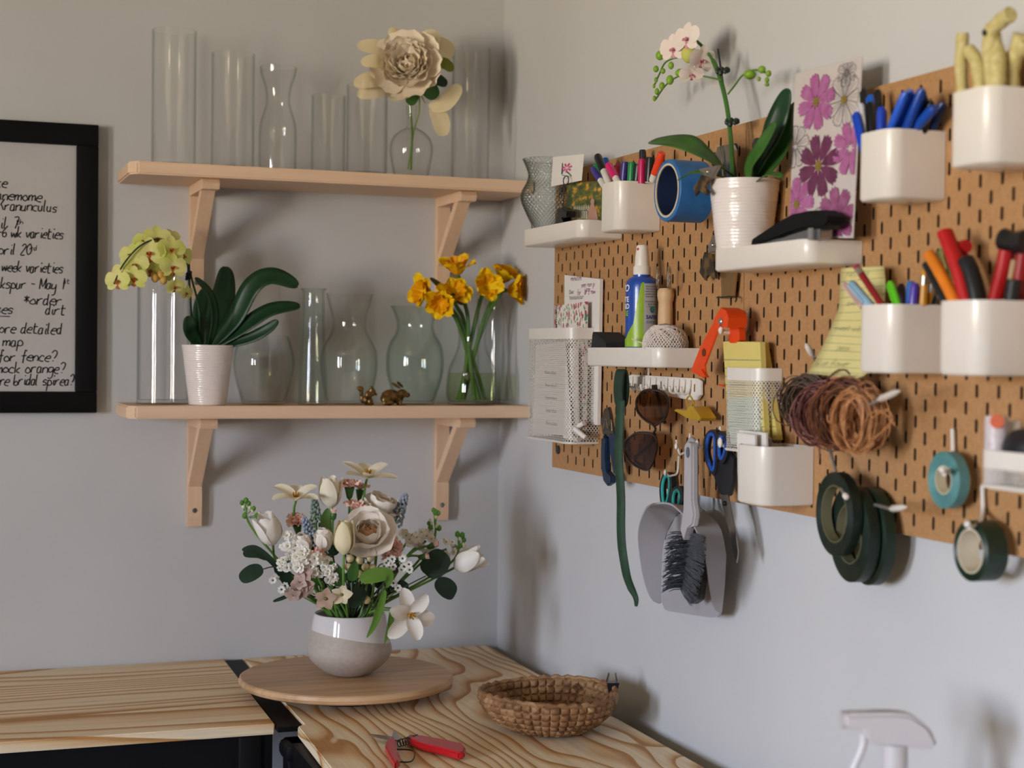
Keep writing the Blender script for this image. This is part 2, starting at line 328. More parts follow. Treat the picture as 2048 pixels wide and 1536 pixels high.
# right bench along the right wall
wr = thing('workbench', 'plywood-topped workbench in the corner with wavy grain, holding the round board and basket', 'workbench', (-.3, -1.2, 0))
O('tabletop', poly_slab([(-.546, -.008), (-.026, -.008), (-.062, -2.35), (-.64, -2.35), (-.569, -.618), (-.556, -.607)], zT-.018, zT), plywood('plywood_wavy_grain', 1, 26, 2.0, 8.3, .55, 22), wr)
g = poly_slab([(-.5825, -.004), (-.547, -.004), (-.5575, -.604), (-.5995, -.604)], zT-.012, zT-.003, .001).box((-.598, -.66, zT-.05), (-.53, -.60, zT-.02), bev=.01)
O('corner_plate', g, BLACK, wr, label='black metal strip between the two tops')
g = M()
g.add([(-.585, -.63, zT-.09), (-.56, -.63, zT-.09), (-.62, -2.3, zT-.09), (-.595, -2.3, zT-.09), (-.585, -.63, zT-.02), (-.56, -.63, zT-.02), (-.62, -2.3, zT-.02), (-.595, -2.3, zT-.02)], [(0, 1, 3, 2), (4, 5, 7, 6), (0, 2, 6, 4), (1, 3, 7, 5), (0, 1, 5, 4), (2, 3, 7, 6)])
g.box((-.05, -2.3, zT-.09), (-.035, -.02, zT-.02)); O('frame', g, BLACK, wr)
for x, y in ((-.57, -.62), (-.045, -.05), (-.6, -2.2), (-.075, -2.2)): O('leg', M().box((x-.02, y-.02, 0), (x+.02, y+.02, zT-.02), bev=.004), BLACK, wr)
g = M().box((-.575, -.655, zT-.2), (-.565, -.62, zT-.03)); g.ball((-.57, -.66, zT-.05), (.005, .004, .005)); O('bolt', g, mat('#33353a', .3, metal=.8), wr)
# ---------------------------------------------------------------- shelves and brackets
PINE = pine('#e2c0a0', '#eacbac', 0); PINEY = pine('#e3be9c', '#ebcaaa', 2)
def shelf(z, label):
    b = M(); h = .024; pts = [(-.80, -.002), (-.003, -.002), (-.003, -.2), (-.785, -.2), (-.80, -.18)]
    return O('wall_shelf', poly_slab(pts, z-h, z, .003), PINE, smooth=False, label=label, cat='shelf')
shelf(zU, 'upper pale pine wall shelf carrying the empty glass cylinders and peony')
shelf(zL, 'lower pale pine wall shelf carrying the potted orchid and daffodils')
def bracket(x, ztop, label):
    r = thing('shelf_bracket', label, 'bracket', (x, 0, ztop-.222)); h = .014
    def yz(pts): return [(x-h, y, ztop+z) for y, z in pts]
    g = M().prism(yz([(-.001, -.0), (-.019, -.0), (-.019, -.205), (-.016, -.222), (-.001, -.222)]), (2*h, 0, 0)); O('upright', g, PINEY, r, smooth=False)
    g = M().prism([(a-.002, b, c) for a, b, c in yz([(-.019, -.0005), (-.175, -.0005), (-.185, -.010), (-.178, -.020), (-.019, -.020)])], (2*h+.004, 0, 0)); O('arm', g, PINEY, r, smooth=False)
    g = M().prism([(a+.001, b, c) for a, b, c in yz([(-.019, -.118), (-.125, -.020), (-.152, -.020), (-.019, -.143)])], (2*h-.002, 0, 0)); O('brace', g, PINEY, r, smooth=False)
    g = M().lathe([(0, .002), (.003, .002), (.005, 0)], 16, T(x, -.0192, ztop-.19) @ RX(PI/2)); g.box((-.003, -.0005, 0), (.003, .0005, .0026), T(x, -.0192, ztop-.19) @ RX(PI/2)).box((-.0005, -.003, 0), (.0005, .003, .0026), T(x, -.0192, ztop-.19) @ RX(PI/2))
    O('screw', g, mat('#8f9092', .3, metal=.9), r)
for x, z, a, b in ((-.647, zU-.024, 'left', 'upper'), (-.135, zU-.024, 'right', 'upper'), (-.647, zL-.024, 'left', 'lower'), (-.132, zL-.024, 'right', 'lower')):
    bracket(x, z, 'pale wooden bracket under the %s end of the %s shelf' % (a, b))
# ---------------------------------------------------------------- whiteboard with handwriting
wb = thing('whiteboard', 'white dry-erase board of handwritten notes in a thick black frame', 'whiteboard', (-1.45, -.003, 1.293))
x0, x1, z0, z1, fw = -2.05, -.838, 1.293, 1.850, .041
g = M()
for a, b in (((x0, z0), (x1, z0+fw)), ((x0, z1-fw), (x1, z1)), ((x0, z0+fw), (x0+fw, z1-fw)), ((x1-fw, z0+fw), (x1, z1-fw))):
    g.box((a[0], -.024, a[1]), (b[0], -.003, b[1]), bev=.002)
O('frame', g, mat('#060607', .6, var=.1, spec=.2), wb); O('panel', M().box((x0+fw-.004, -.012, z0+fw-.004), (x1-fw+.004, -.004, z1-fw+.004)), mat('#c2bebd', .35, var=.015), wb)
INK = mat('#14161a', .5)
g = M()
for tx, ue, v, cpx in (('ce', 12, 375, 11.5), ('anemome', 81, 403, 11.6), ('{ranunculus', 112, 424, 10.6), ('April 7', 34, 457, 12), ('5-6 wk varieties', 125, 478, 9.0), ('April 20', 60, 510, 10.6),
                      ('8 week varieties', 124, 546, 8.9), ('larkspur - May 1', 124, 579, 9.8), ('*order', 121, 610, 12.5), ('dirt', 128, 630, 11), ('roses', 24, 627, 11.5),
                      ('more detailed', 121, 668, 11), ('make map', 43, 692, 12), ('for fence?', 110, 723, 11.5), ('mock orange?', 127, 746, 11), ('more bridal spirea?', 145, 771, 9.2)):
    e = P(ue, v, y=-.0125); s = px(e); t = M(); n = handwriting(t, tx, lambda a, b: (a, -.0128, b), 0, e.z, cpx*s, 11*s, 2.2*s)
    g.add([(vv.x+e.x-n+cpx*s*.3, vv.y, vv.z) for vv in t.v], t.f)
for tx, u, v in (('th', 32, 448), ('rd', 60, 500), ('st', 126, 567)):
    e = P(u, v, y=-.0125); s = px(e); handwriting(g, tx, lambda a, b: (a, -.0128, b), e.x, e.z, 7*s, 5*s, 1.3*s)
e = P(-20, 632, y=-.0128); f = P(20, 633, y=-.0128); g.ribbon([e, f], .0017, (0, 0, 1))
O('handwriting', g, INK, wb, smooth=False)
# ---------------------------------------------------------------- glass vases on the shelves
def glassware(name, label, uc, y, zb, prof, mt=None, group=None, cat='vase', th=.0022, base=.006, twist=None, liquid=None, n=56):
    c = P(uc, prof[-1][0], y=y); s = px(c); zz = lambda v: P(uc, v, y=y).z
    o = [(h*s, zz(v)) for v, h in prof]; o[-1] = (o[-1][0], zb)
    pts = [(v.x, v.z) for v in spline([(r, 0, z) for r, z in o], 6)] if len(o) > 2 else o
    cx, cyy = c.x, y; zt = pts[0][1]
    inner = [(max(r-th, .001), z) for r, z in pts if z > zb+base+.001]+[(pts[-1][0]-th, zb+base)]
    lp = [(r-.0004*0, z) for r, z in pts][::-1]; full = [(0, zb)]+lp+[(pts[0][0]-th*.5, zt+th*.4)]+inner+[(0, zb+base)]
    full = [(r, z) for r, z in full]
    g = M().lathe(full, n, T(cx, cyy, 0), twist)
    if liquid is None: return O(name, g, mt or GLASS, label=label, cat=cat, group=group), (cx, cyy)
    r = thing(name, label, cat, (cx, cyy, zb), group=group); O('glass_body', g, mt or GLASS, r)
    zl = zz(liquid); lq = [(0, zb+base+.0005)]+[(rr-.0006, z) for rr, z in inner[::-1] if z < zl]; lq += [(lq[-1][0], zl), (0, zl)]
    O('water', M().lathe(lq, n, T(cx, cyy, 0)), glass('#eef4de', '#cfdcae', .01, 1.33), r); return r, (cx, cyy)
GLASS = glass(); GGREEN = glass('#f9fcfa', '#9fb3a8'); CLEAR = glass('#fdfefd', '#c4cec4')
yU = -.10
def cyl(label, uc, hw, vt, y, zb, vb, name='cylinder_vase', mt=None, group=None):
    return glassware(name, label, uc, y, zb, [(vt, hw), (vb, hw)], mt, group, base=.008)
cyl('tallest clear glass cylinder vase at the left end of the upper shelf', 347, 44, 62, yU, zU, 325)
cyl('clear glass cylinder vase left of the carafe on the upper shelf', 465, 43, 108, yU, zU, 330)
cyl('shortest clear glass cylinder vase right of the carafe on the upper shelf', 656, 34, 192, yU, zU, 340)
cyl('clear glass cylinder vase just left of the round bud vase, partly behind the peony', 733, 41, 171, yU-.02, zU, 345)
cyl('tall clear glass cylinder vase right of the peony, near the corner', 940, 38, 97, yU, zU, 355)
glassware('carafe', 'clear glass carafe with a pinched neck on the upper shelf', 555, yU, zU, [(135, 37), (150, 35), (175, 27), (200, 24), (220, 28), (243, 35), (262, 37.5), (300, 38), (336, 37)], cat='carafe')
BV, bvc = glassware('bud_vase', 'round-bellied clear bud vase with a slim neck, holding the peony', 822, yU-.02, zU, [(212, 12), (235, 9.5), (254, 11), (264, 26), (278, 39), (298, 44), (322, 41), (348, 34)])
cyl('wide clear glass cylinder vase behind the yellow orchid on the lower shelf', 326, 52, 548, -.085, zL, 803)
glassware('bowl_vase', 'rounded clear glass bowl vase right of the orchid pot', 527, -.11, zL, [(672, 50), (690, 55), (712, 60), (735, 60.5), (765, 55), (792, 47), (806, 42)], CLEAR)
glassware('bottle_vase', 'narrow clear glass bottle vase with a flat lip', 625, -.12, zL, [(578, 26), (586, 22), (620, 22.5), (700, 25), (770, 28), (807, 28)], GGREEN, th=.003)
glassware('flared_vase', 'large clear glass vase with flared mouth behind the squirrel figurine', 697, -.095, zL, [(588, 47), (604, 43), (635, 35), (660, 35), (682, 46), (705, 56), (740, 57), (775, 51), (805, 43)], CLEAR)
glassware('urn_vase', 'green-tinged clear glass urn vase behind the rabbit figurine', 829, -.095, zL, [(613, 50), (625, 44), (648, 37.5), (668, 41), (690, 53), (717, 58), (750, 56), (785, 46), (806, 38)], GGREEN, th=.003)
cyl('clear glass cylinder vase behind the daffodils at the right end of the lower shelf', 998, 46, 599, -.06, zL, 803)
DV, dvc = glassware('pinched_vase', 'clear glass pinched-waist vase part filled with water, holding the daffodils', 943, -.12, zL, [(616, 39), (640, 33), (678, 27.5), (705, 33), (735, 46), (765, 51), (790, 51.5), (806, 46)], liquid=746)
# ---------------------------------------------------------------- plants on the left wall
def GR(h, h2=None): return mat(h, .4, h2=h2, var=.12, scale=20, trans=.12, spec=.4)
STEM = GR('#5c8236'); DARKLEAF = GR('#12301a', '#1d4424'); MIDLEAF = GR('#2f5a22', '#45742c')
def pot(name, label, uc, vt, ht, vb, hb, y, zb):
    c = P(uc, vb, y=y); s = px(c); zt = P(uc, vt, y=y).z; n = 120; g = M(); rt, rb = ht*s, hb*s; pr = [(0, zb), (rb-.002, zb), (rb, zb+.002)]; K = 90
    for i in range(1, K): t = i/K; pr.append((rb+(rt-rb)*t, zb+(zt-zb)*t))
    pr += [(rt+.001, zt-.003), (rt+.001, zt), (rt-.002, zt), (rb-.004, zb+.004), (0, zb+.004)]
    H = zt-zb
    def tw(a, z, j):
        if j < 4 or j > K: return 1
        k = (z-zb)/.0042; row = int(k); fr_ = k-row
        return 1+.021*abs(math.sin(fr_*PI))*(.75+.25*math.sin(a*(9+row % 4)+row*2.4))
    O_ = thing(name, label, 'pot', (c.x, y, zb)); O('pot_body', g.lathe(pr, n, T(c.x, y, 0), tw), mat('#ece2dc', .28, var=.02, coat=.4), O_)
    so = M().lathe([(0, zt-.012), (rt-.007, zt-.014), (rt-.009, zt-.02), (0, zt-.03)], 24, T(c.x, y, 0), lambda a, z, j: 1+.04*math.sin(a*7)); O('soil', so, mat('#2a2018', .9, h2='#4b3a28', scale=200, bump=.5), O_)
    return c.x, zt
pot('orchid_pot', 'white ribbed ceramic pot holding the yellow orchid on the lower shelf', 415, 690, 51, 812, 36.5, -.145, zL)
def orchid_flower(g_s, g_p, g_l, mx, s):
    """three sepals, two broad petals, a lip; faces +Z"""
    for a in (90, 215, 325): g_s.petal(mx @ RZ(math.radians(a)), .5*s, .34*s, 72, 98, .12, r0=.03*s, e1=.5, e2=.45, n=5, m=2)
    for a in (15, 165): g_p.petal(mx @ RZ(math.radians(a)), .52*s, .56*s, 70, 95, .1, r0=.03*s, e1=.45, e2=.35, n=6, m=3)
    g_l.petal(mx @ RZ(math.radians(270)), .34*s, .30*s, 50, 120, -.5, r0=.02*s, e1=.5, e2=.5, n=5, m=2)
    for q in (-1, 1): g_l.petal(mx @ RZ(math.radians(270+48*q)), .16*s, .13*s, 15, 50, .5, r0=.03*s, n=4, m=2)
    g_l.ball(mx @ Vector((0, 0, .07*s)), .055*s, n=1)
oy = -.145
yo = thing('orchid', 'yellow-green moth orchid with dark leaves arching over the left glass cylinder', 'orchid', (P(415, 700, y=oy).x, oy, P(415, 700, y=oy).z))
def PL(l, dy=()): return [P(u, v, y=oy+(dy[i] if i < len(dy) else 0)) for i, (u, v) in enumerate(l)]
for l, wpx, nr, d in (([(418, 692), (432, 630), (446, 585), (451, 533)], 52, (.3, -1, .1), (0, .02, .03, .03)), ([(424, 692), (470, 640), (505, 575), (545, 554), (596, 572)], 46, (-.55, -1, .75), (0, -.01, -.03, -.04, -.05)),
                      ([(428, 693), (480, 660), (540, 622), (600, 612)], 36, (-.4, -1, .8), (0, -.02, -.04, -.05)), ([(430, 694), (490, 680), (530, 662), (556, 641)], 24, (-.2, -1, .5), (0, -.03, -.05, -.06)),
                      ([(402, 692), (384, 668), (379, 650), (380, 632)], 32, (.2, -1, .1), (0, -.01, -.02, -.02)), ([(418, 692), (429, 640), (420, 590), (390, 556)], 22, (.6, -1, .5), (-.02, -.03, -.04, -.05)), ([(406, 692), (402, 650), (404, 610), (414, 575)], 34, (-.1, -1, .1), (0, .01, .02, .02))):
    p = PL(l, d); O('leaf', M().leaf(p, wpx*px(p[0]), nr, fold=.22), DARKLEAF, yo, solid=.0012)
sp = spline(PL([(396, 692), (384, 640), (378, 560), (372, 520), (352, 492), (318, 478), (280, 492), (246, 530), (228, 568)], (0, 0, -.01, -.02, -.03, -.04, -.05, -.05, -.05)), 8)
O('flower_stem', M().tube(sp, [.0022]*20+[.0015]*(len(sp)-20), 8), DARKLEAF, yo); O('support_stake', M().tube(PL([(383, 694), (378, 520)], (-.005, -.012)), .0018, 8), mat('#0d0f14', .5), yo)
st2 = spline(PL([(400, 692), (398, 620), (384, 560), (378, 540)], (0, 0, -.01, -.012)), 6); O('flower_stem', M().tube(st2, .002, 8), DARKLEAF, yo)
g = M()
for k in range(9): g.ball(P(377+4*math.cos(k*2), 545+k*1.6, y=oy-.012+.003*math.sin(k*2)), .0035, n=1)
O('stem_clip', g, mat('#08090c', .5), yo)
YO = petal_mat('#ece59a', '#d2d76a'); YL = mat('#c9702a', .5, h2='#96401c', scale=300)
for i, (u, v, wpx, dx, dz, sh) in enumerate(((299, 506, 46, -.15, .1, 0), (314, 478, 42, .1, .3, .01), (342, 499, 42, .25, .15, 0), (270, 530, 40, -.2, .2, .0), (345, 534, 40, .2, 0, -.005), (268, 557, 38, -.3, 0, -.01),
                                            (236, 562, 38, -.6, 0, -.005), (366, 512, 34, .7, .1, .01), (290, 483, 36, -.5, .7, .02), (350, 573, 30, .4, -.4, .0), (340, 474, 30, .2, .8, .02), (372, 586, 24, .8, -.3, .005), (262, 510, 36, -.7, .4, .015), (322, 520, 36, -.1, -.2, .012), (300, 540, 34, .0, -.3, .01), (330, 548, 30, .3, -.6, .015), (248, 545, 34, -.4, .3, .012))):
    c = P(u, v, y=oy-.045+sh); s = wpx*px(c)*1.3
    mx = T(c) @ Vector((dx, -1, dz)).normalized().to_track_quat('Z', 'Y').to_matrix().to_4x4()
    a, b, l = M(), M(), M(); orchid_flower(a, b, l, mx, s); fl = O('flower', b, YO, yo); O('sepals', a, YO, fl); O('lip', l, YL, fl)
for u, v in ((310, 556), (327, 560), (322, 548)): O('bud', M().ball(P(u, v, y=oy-.05), (.007, .007, .009)), mat('#c9a04a', .5, h2='#a9762e'), yo)
# peony
pc = P(816, 134, y=-.16); pe = thing('peony', 'large cream faux peony with pale petals and green leaves in the round bud vase', 'flower', tuple(P(822, 335, y=yU-.02)))
PW_ = petal_mat('#f3e6cc', '#efdcc0'); PP = petal_mat('#f6e8c6', '#ecdaae')
mx = AX(pc, (-.45, -1, .2)); s = px(pc)*1.14; g = M()
g.ring(mx, 5, 0, 30*s, 26*s, 20, -20, jit=.3, cup=.5, r0=2*s, ruf=.10, e2=.25); g.ring(mx, 8, .3, 36*s, 30*s, 35, -5, jit=.3, cup=.45, r0=6*s, ruf=.12, e2=.2); g.ring(mx, 10, .1, 42*s, 34*s, 48, 5, jit=.3, cup=.4, r0=10*s, ruf=.12, e2=.2); g.ring(mx, 12, .4, 46*s, 36*s, 58, 20, jit=.3, cup=.4, r0=12*s, ruf=.12, e2=.2)
O('inner_petals', g, mat('#fff6e8', .6, h2='#fdeed4', scale=25, trans=.12, spec=.2), pe)
g = M(); g.ring(mx @ T(0, 0, -8*s), 10, .6, 56*s, 46*s, 66, 18, jit=.25, cup=.35, r0=10*s, ruf=.09, e2=.2); g.ring(mx @ T(0, 0, -12*s), 10, .2, 64*s, 52*s, 82, 40, jit=.25, cup=.3, r0=10*s, ruf=.08, e2=.2); O('outer_petals', g, mat('#fff4e4', .6, h2='#fbecd4', scale=25, trans=.12, spec=.2), pe); s = px(pc)
for u, v, u2, v2, wp, dy in ((790, 115, 714, 92, 34, .0), (780, 135, 722, 126, 30, -.01), (770, 165, 708, 170, 34, 0), (790, 180, 715, 192, 36, .01), (800, 90, 776, 70, 36, .02), (850, 100, 908, 108, 50, .03), (840, 90, 880, 84, 44, .03), (820, 190, 780, 198, 26, .02)):
    a, b = P(u, v, y=-.13+dy), P(u2, v2, y=-.15+dy); O('petal', M().leaf([a, a.lerp(b, .5)+Vector((0, -.008, .006)), b], wp*s, (.1, -1, .3), e1=.5, e2=.55, fold=.15), PP, pe)
for l, wp, mt in (([(840, 160), (856, 178), (872, 197)], 40, MIDLEAF), ([(850, 150), (872, 158), (894, 170)], 26, DARKLEAF), ([(835, 188), (824, 195), (819, 210)], 26, MIDLEAF), ([(870, 125), (890, 128), (905, 142)], 26, GR('#7f8426')),
                  ([(858, 215), (890, 205), (920, 170)], 34, PP), ([(864, 214), (880, 240), (884, 272)], 40, PP)):
    p = [P(a, b, y=-.15-.005*i) for i, (a, b) in enumerate(l)]; O('leaf', M().leaf(p, wp*s, (.1, -1, .2), fold=.12), mt, pe)
O('stem', M().tube(spline([P(822, 340, y=yU-.02), P(824, 260, y=yU-.02), P(820, 215, y=yU-.02), P(818, 160, y=-.15)], 6), .0022), STEM, pe)
O('stem', M().tube(spline([P(816, 338, y=yU-.015), P(828, 262, y=yU-.02), P(838, 225, y=yU-.03), P(838, 180, y=-.13)], 6), .0018), GR('#8a9a5a'), pe)
O('stem', M().tube(spline([P(838, 180, y=-.13), P(850, 205, y=-.14), P(866, 214, y=-.145)], 6), .0013), PP, pe)
# daffodils
YD = petal_mat('#fcd81a', '#f8c20a'); YC = petal_mat('#f6b406', '#ee9e02'); dx0 = dvc[0]
def daffodil(i, u, v, wpx, d, yy, foot, label, tall=1.0):
    c = P(u, v, y=yy); s = wpx*1.12*px(c); d = Vector(d).normalized(); back = c-d*s*.42; b = Vector((dx0+foot[0], dvc[1]+foot[1], zL+.01))
    r = thing('daffodil', label, 'flower', tuple(b), group=None)
    neck = Vector((dx0+(c.x-dx0)*.26, dvc[1]+foot[1]*-.35, P(943, 655, y=dvc[1]).z)); mid = neck.lerp(back, .6)+Vector((0, 0, .006))
    O('stem', M().tube(spline([b, neck, mid, back], 8), .0043, 8), GR('#476f2e', '#5d8b38'), r)
    mx = AX(back, d, i*.7); O('calyx', M().lathe([(.0034, -.004), (.0045, .004), (.003, .012), (.005, .014)], 12, mx), GR('#58702a'), r)
    g = M(); g.ring(mx @ T(0, 0, .012), 6, 0, s*.62, s*.44, 30, 62, jit=.5, cup=.25, r0=.003, ruf=.14, n=7); O('petals', g, YD, r)
    g = M().lathe([(.002, .01), (s*.13, .014), (s*.2, s*.28), (s*.24, s*.5), (s*.33, s*.62), (s*.31, s*.615), (s*.225, s*.48), (s*.12, .016), (0, .014)], 40, mx, lambda a, z, j: 1+(.13*math.sin(a*9+i)+.06*math.sin(a*4) if 3 <= j <= 6 else 0)); O('trumpet', g, YC, r)
for i, (u, v, w_, d, yy, ft, tx) in enumerate(((914, 532, 62, (-.25, -.3, 1), -.13, (-.015, .01), 'topmost yellow daffodil, its trumpet pointing up'), (846, 584, 60, (-1, -.3, .1), -.13, (.02, .01), 'leftmost yellow daffodil, its trumpet pointing left over the urn vase'),
        (880, 606, 52, (-.5, -1, -.3), -.16, (.03, .0), 'yellow daffodil drooping low over the rim of its vase on the left'), (909, 585, 58, (-.1, -.8, .5), -.15, (.0, -.02), 'yellow daffodil just below the topmost one, seen from the side'),
        (974, 574, 58, (-.1, -1, .25), -.16, (-.03, -.01), 'orange-yellow daffodil facing forward right of the bracket'), (1009, 549, 60, (.3, -.4, 1), -.13, (-.01, .02), 'yellow daffodil standing high on the right side of the bunch'),
        (1032, 580, 60, (1, -.6, .05), -.15, (-.025, .015), 'rightmost yellow daffodil, its trumpet pointing to the corner'))): daffodil(i, u, v, w_, d, yy, ft, tx)
p = [P(a, b, y=-.14) for a, b in ((925, 610), (895, 585), (860, 556))]; lf = thing('dried_leaf', 'dark pointed sheath leaf behind the left daffodils', 'leaf', tuple(p[0])); O('leaf_blade', M().leaf(p, .015, (0, -1, .5)), GR('#3f4a22', '#5b4a2a'), lf)
# brass figurines
BRASS = mat('#8a6a3e', .38, metal=.85, h2='#3e2d1a', scale=90, lo=.35, hi=.6)
def blob(name, label, balls, vox=.0011):
    g = M()
    for c, r, rot in balls: g.ball(c, r, rot=Euler([math.radians(a) for a in rot]) if rot else None)
    return O(name, g, BRASS, label=label, cat='figurine', remesh=vox)
rc = P(790, 810, y=-.165); q = px(rc)
def RB(u, v, rx, rz, ry, dy=0, rot=None): p = P(u, v, y=-.165+dy); return (p, (rx*q, ry*q, rz*q), rot)
blob('rabbit_figurine', 'small bronze rabbit figurine crouching in front of the urn vase',
     [RB(781, 793, 20, 15, 13), RB(774, 797, 13, 13, 14), RB(795, 795, 13, 13, 11), RB(805, 787, 11, 9, 8, 0, (0, 15, 0)), RB(814, 790, 7, 5.5, 5), RB(792, 771, 12, 3.2, 3, -.004, (0, 30, 0)), RB(800, 769, 10, 3.2, 3, .005, (0, 42, 0)),
      RB(801, 803, 4, 9, 4, -.006), RB(805, 809.5, 7, 2.6, 4, -.006), RB(796, 803, 4, 9, 4, .006), RB(777, 807, 13, 4.5, 5, -.009), RB(764, 797, 4.5, 4.5, 4), RB(772, 800, 9, 10, 5, -.008)])
sc_ = P(734, 810, y=-.165)
blob('squirrel_figurine', 'small bronze squirrel figurine left of the rabbit',
     [RB(735, 800, 10, 11, 8), RB(736, 790, 7, 9, 6), RB(744, 781, 6.5, 6, 5), RB(749, 783, 3.5, 3, 3), RB(742, 774, 1.8, 3.5, 1.6, -.003), RB(745, 774, 1.8, 3.5, 1.6, .003), RB(746, 790, 6, 2.4, 2.4, -.003, (0, -25, 0)), RB(752, 789, 3, 3, 3),
      RB(724, 798, 4, 9, 4, 0, (0, -10, 0)), RB(723, 788, 4.5, 7, 4.5), RB(722, 778, 6, 6, 5), RB(717, 776, 4, 4, 4), RB(740, 808, 9, 3, 7), RB(741, 803, 6, 7, 4, -.006)])
# ---------------------------------------------------------------- pegboards
BOARD = mat('#b58a5e', .6, h2='#a57a4f', scale=220, spec=.3, detail=5)
def pegboard(y0, wid, label, holes):
    zb, h, t = ZB, .56, .005; X = BX; r = thing('pegboard', label, 'pegboard', (X+.0025, y0-wid/2, zb))
    g = M(); nk, nj = round(wid/.02), 28; hw, hh, q = .0027, .0082, 3
    loop = []
    for cx_, cz_, a0 in ((hw, hh, 0), (-hw, hh, 90), (-hw, -hh, 180), (hw, -hh, 270)):
        for k in range(q): a = math.radians(a0+90*k/(q-1)); loop.append((cx_-hw*(1 if cx_ > 0 else -1)+hw*math.cos(a)*1, (cz_-hw*(1 if cz_ > 0 else -1))+hw*math.sin(a)))
    def pt(a, z, d=0): return Vector((X+d, y0-a, zb+z))
    def cell(a, z, w1, w2, z1, z2):            # one slot with its surround, front and inner faces
        n = len(loop); outer = []
        for (lx, lz) in loop:
            k = max(abs(lx)/hw*.999 if lx else 0, 0); outer.append(((w2 if lx > 0 else -w1) if True else 0, (z2 if lz > 0 else -z1)))
        rect = [(w2, z2), (-w1, z2), (-w1, -z1), (w2, -z1)]
        vs = [pt(a+x, z+y) for x, y in loop]+[pt(a+x, z+y, t) for x, y in loop]+[pt(a+x, z+y) for x, y in rect]
        fs = []
        for c in range(4):
            for k in range(q-1): i = c*q+k; fs.append((i, i+1, 2*n+c))
            i = c*q+q-1; j = (i+1) % n; fs.append((i, j, 2*n+(c+1) % 4, 2*n+c))
        fs += [(i, (i+1) % n, n+(i+1) % n, n+i) for i in range(n)]
        g.add(vs, fs)
    def quad(a, b, c, d): g.add([pt(a, c), pt(b, c), pt(b, d), pt(a, d)], [(0, 1, 2, 3)])
    for j in range(1, nj):
        ks = [k for k in range(1, nk) if (k+j) % 2 == 1 and not (j in (1, nj-1) and k in (2, nk-2))]
        z = j*.02; pos = 0.0
        for i, k in enumerate(ks):
            left = .02 if k-1 >= 0 and k > 1 else .02; a = k*.02
            l0 = a-.02 if a-.02 > pos-1e-6 else pos
            if l0 > pos+1e-6: quad(pos, l0, z-.01, z+.01)
            cell(a, z, .02, .02, .01, .01); pos = a+.02
        if pos < wid-1e-6: quad(pos, wid, z-.01, z+.01)
    quad(0, wid, 0, .01); quad(0, wid, .55, .56)
    e = [pt(0, 0), pt(wid, 0), pt(wid, h), pt(0, h)]; e2 = [v+Vector((t, 0, 0)) for v in e]; g.add(e+e2, [(i, (i+1) % 4, (i+1) % 4+4, i+4) for i in range(4)])
    pn = O('panel', g, BOARD, r, smooth=False); pn.data.materials.append(mat('#3b2415', .8))
    for p in pn.data.polygons:
        if abs(p.normal.x) < .5 and all(abs(pn.data.vertices[v].co.z-(h/2)) < h/2-.001 and abs(abs(pn.data.vertices[v].co.y)-wid/2) > .001 for v in p.vertices): p.material_index = 1
    for a, z in holes:
        c = pt(a, z); s_ = M().lathe([(0, .004), (.0075, .0035), (.0085, .001), (.0085, -.001), (0, -.001)], 20, T(c) @ RY(-PI/2)); s_.tube([(BX+.006, c.y, c.z), (-.001, c.y, c.z)], .006, 12)
        O('mounting_screw', s_, mat('#2c3130', .45), r)
    return r
pegboard(-.3594, .7590, 'far brown fibre pegboard beside the corner, its lower left corner screw visible', [(.033, .035), (.033, .525), (.727, .035), (.727, .525)])
pegboard(-1.1204, .7595, 'near brown fibre pegboard on the right with the raffia and floral tapes', [(.033, .525), (.033, .035)])
# ---------------------------------------------------------------- shared bits for the right wall
PLAS = mat('#e7e0d6', .28, var=.015); METW = mat('#e3ddd4', .35, var=.02)
def loop2(w, d, r, n=6, inset=0):              # back-left, round the two front corners, back-right (X 0..w, Y 0..-d)
    i = inset; r = max(r-i, .001); p = [(i, -i*.0)]
    for k in range(n+1): a = PI+k*PI/2/n; p.append((i+r+r*math.cos(a), -(d-i)+r+r*math.sin(a)))
    for k in range(n+1): a = 1.5*PI+k*PI/2/n; p.append((w-i-r+r*math.cos(a), -(d-i)+r+r*math.sin(a)))
    return p+[(w-i, -i*.0)]
def cup(g, w, d, h, r, t=.002, mx=ID, lip=0):
    A, B = loop2(w, d, r), loop2(w, d, r, inset=t); C_ = loop2(w, d, r, inset=.003); n = len(A); B = [(x, min(y, -t)) for x, y in B]
    vs = [(x, y, 0) for x, y in C_]+[(x, y, .003) for x, y in A]+[(x, y, h-.001) for x, y in A]+[(x+(w/2-x)*.004, y, h) for x, y in A]+[(x, y, h) for x, y in B]+[(x, y, t) for x, y in B]
    fs = [tuple(range(n))[::-1], tuple(range(5*n, 6*n))]
    for k in range(5): fs += [(k*n+i, k*n+(i+1) % n, (k+1)*n+(i+1) % n, (k+1)*n+i) for i in range(n)]
    return g.add(vs, fs, mx)
def container(name, label, yf, z0, w, d, h, r=.02, group=None, cat='container'):
    mx = RW(BX-.001, yf, z0); rt = thing(name, label, cat, (BX-d/2, yf-w/2, z0), group=group)
    O('body' if cat == 'container' else 'tray_body', cup(M(), w, d, h, r, mx=mx), PLAS, rt, ang=50)
    g = M(); [g.box((a-.004, -.001, h-.02), (a+.004, .004, h-.002), mx) for a in (w*.25, w*.75)]; O('hook', g, mat('#3a3836', .5), rt); return rt, mx
SH = dict(r=.028)
trA, _ = container('pegboard_tray', 'white tray on the far pegboard holding the diamond-textured vase and photo', -.390, 1.618, .286, .079, .031, cat='tray', r=.02)
trB, _ = container('pegboard_tray', 'white tray on the near pegboard holding the white orchid pot and stapler', -1.1755, 1.537, .262, .083, .031, cat='tray', r=.02)
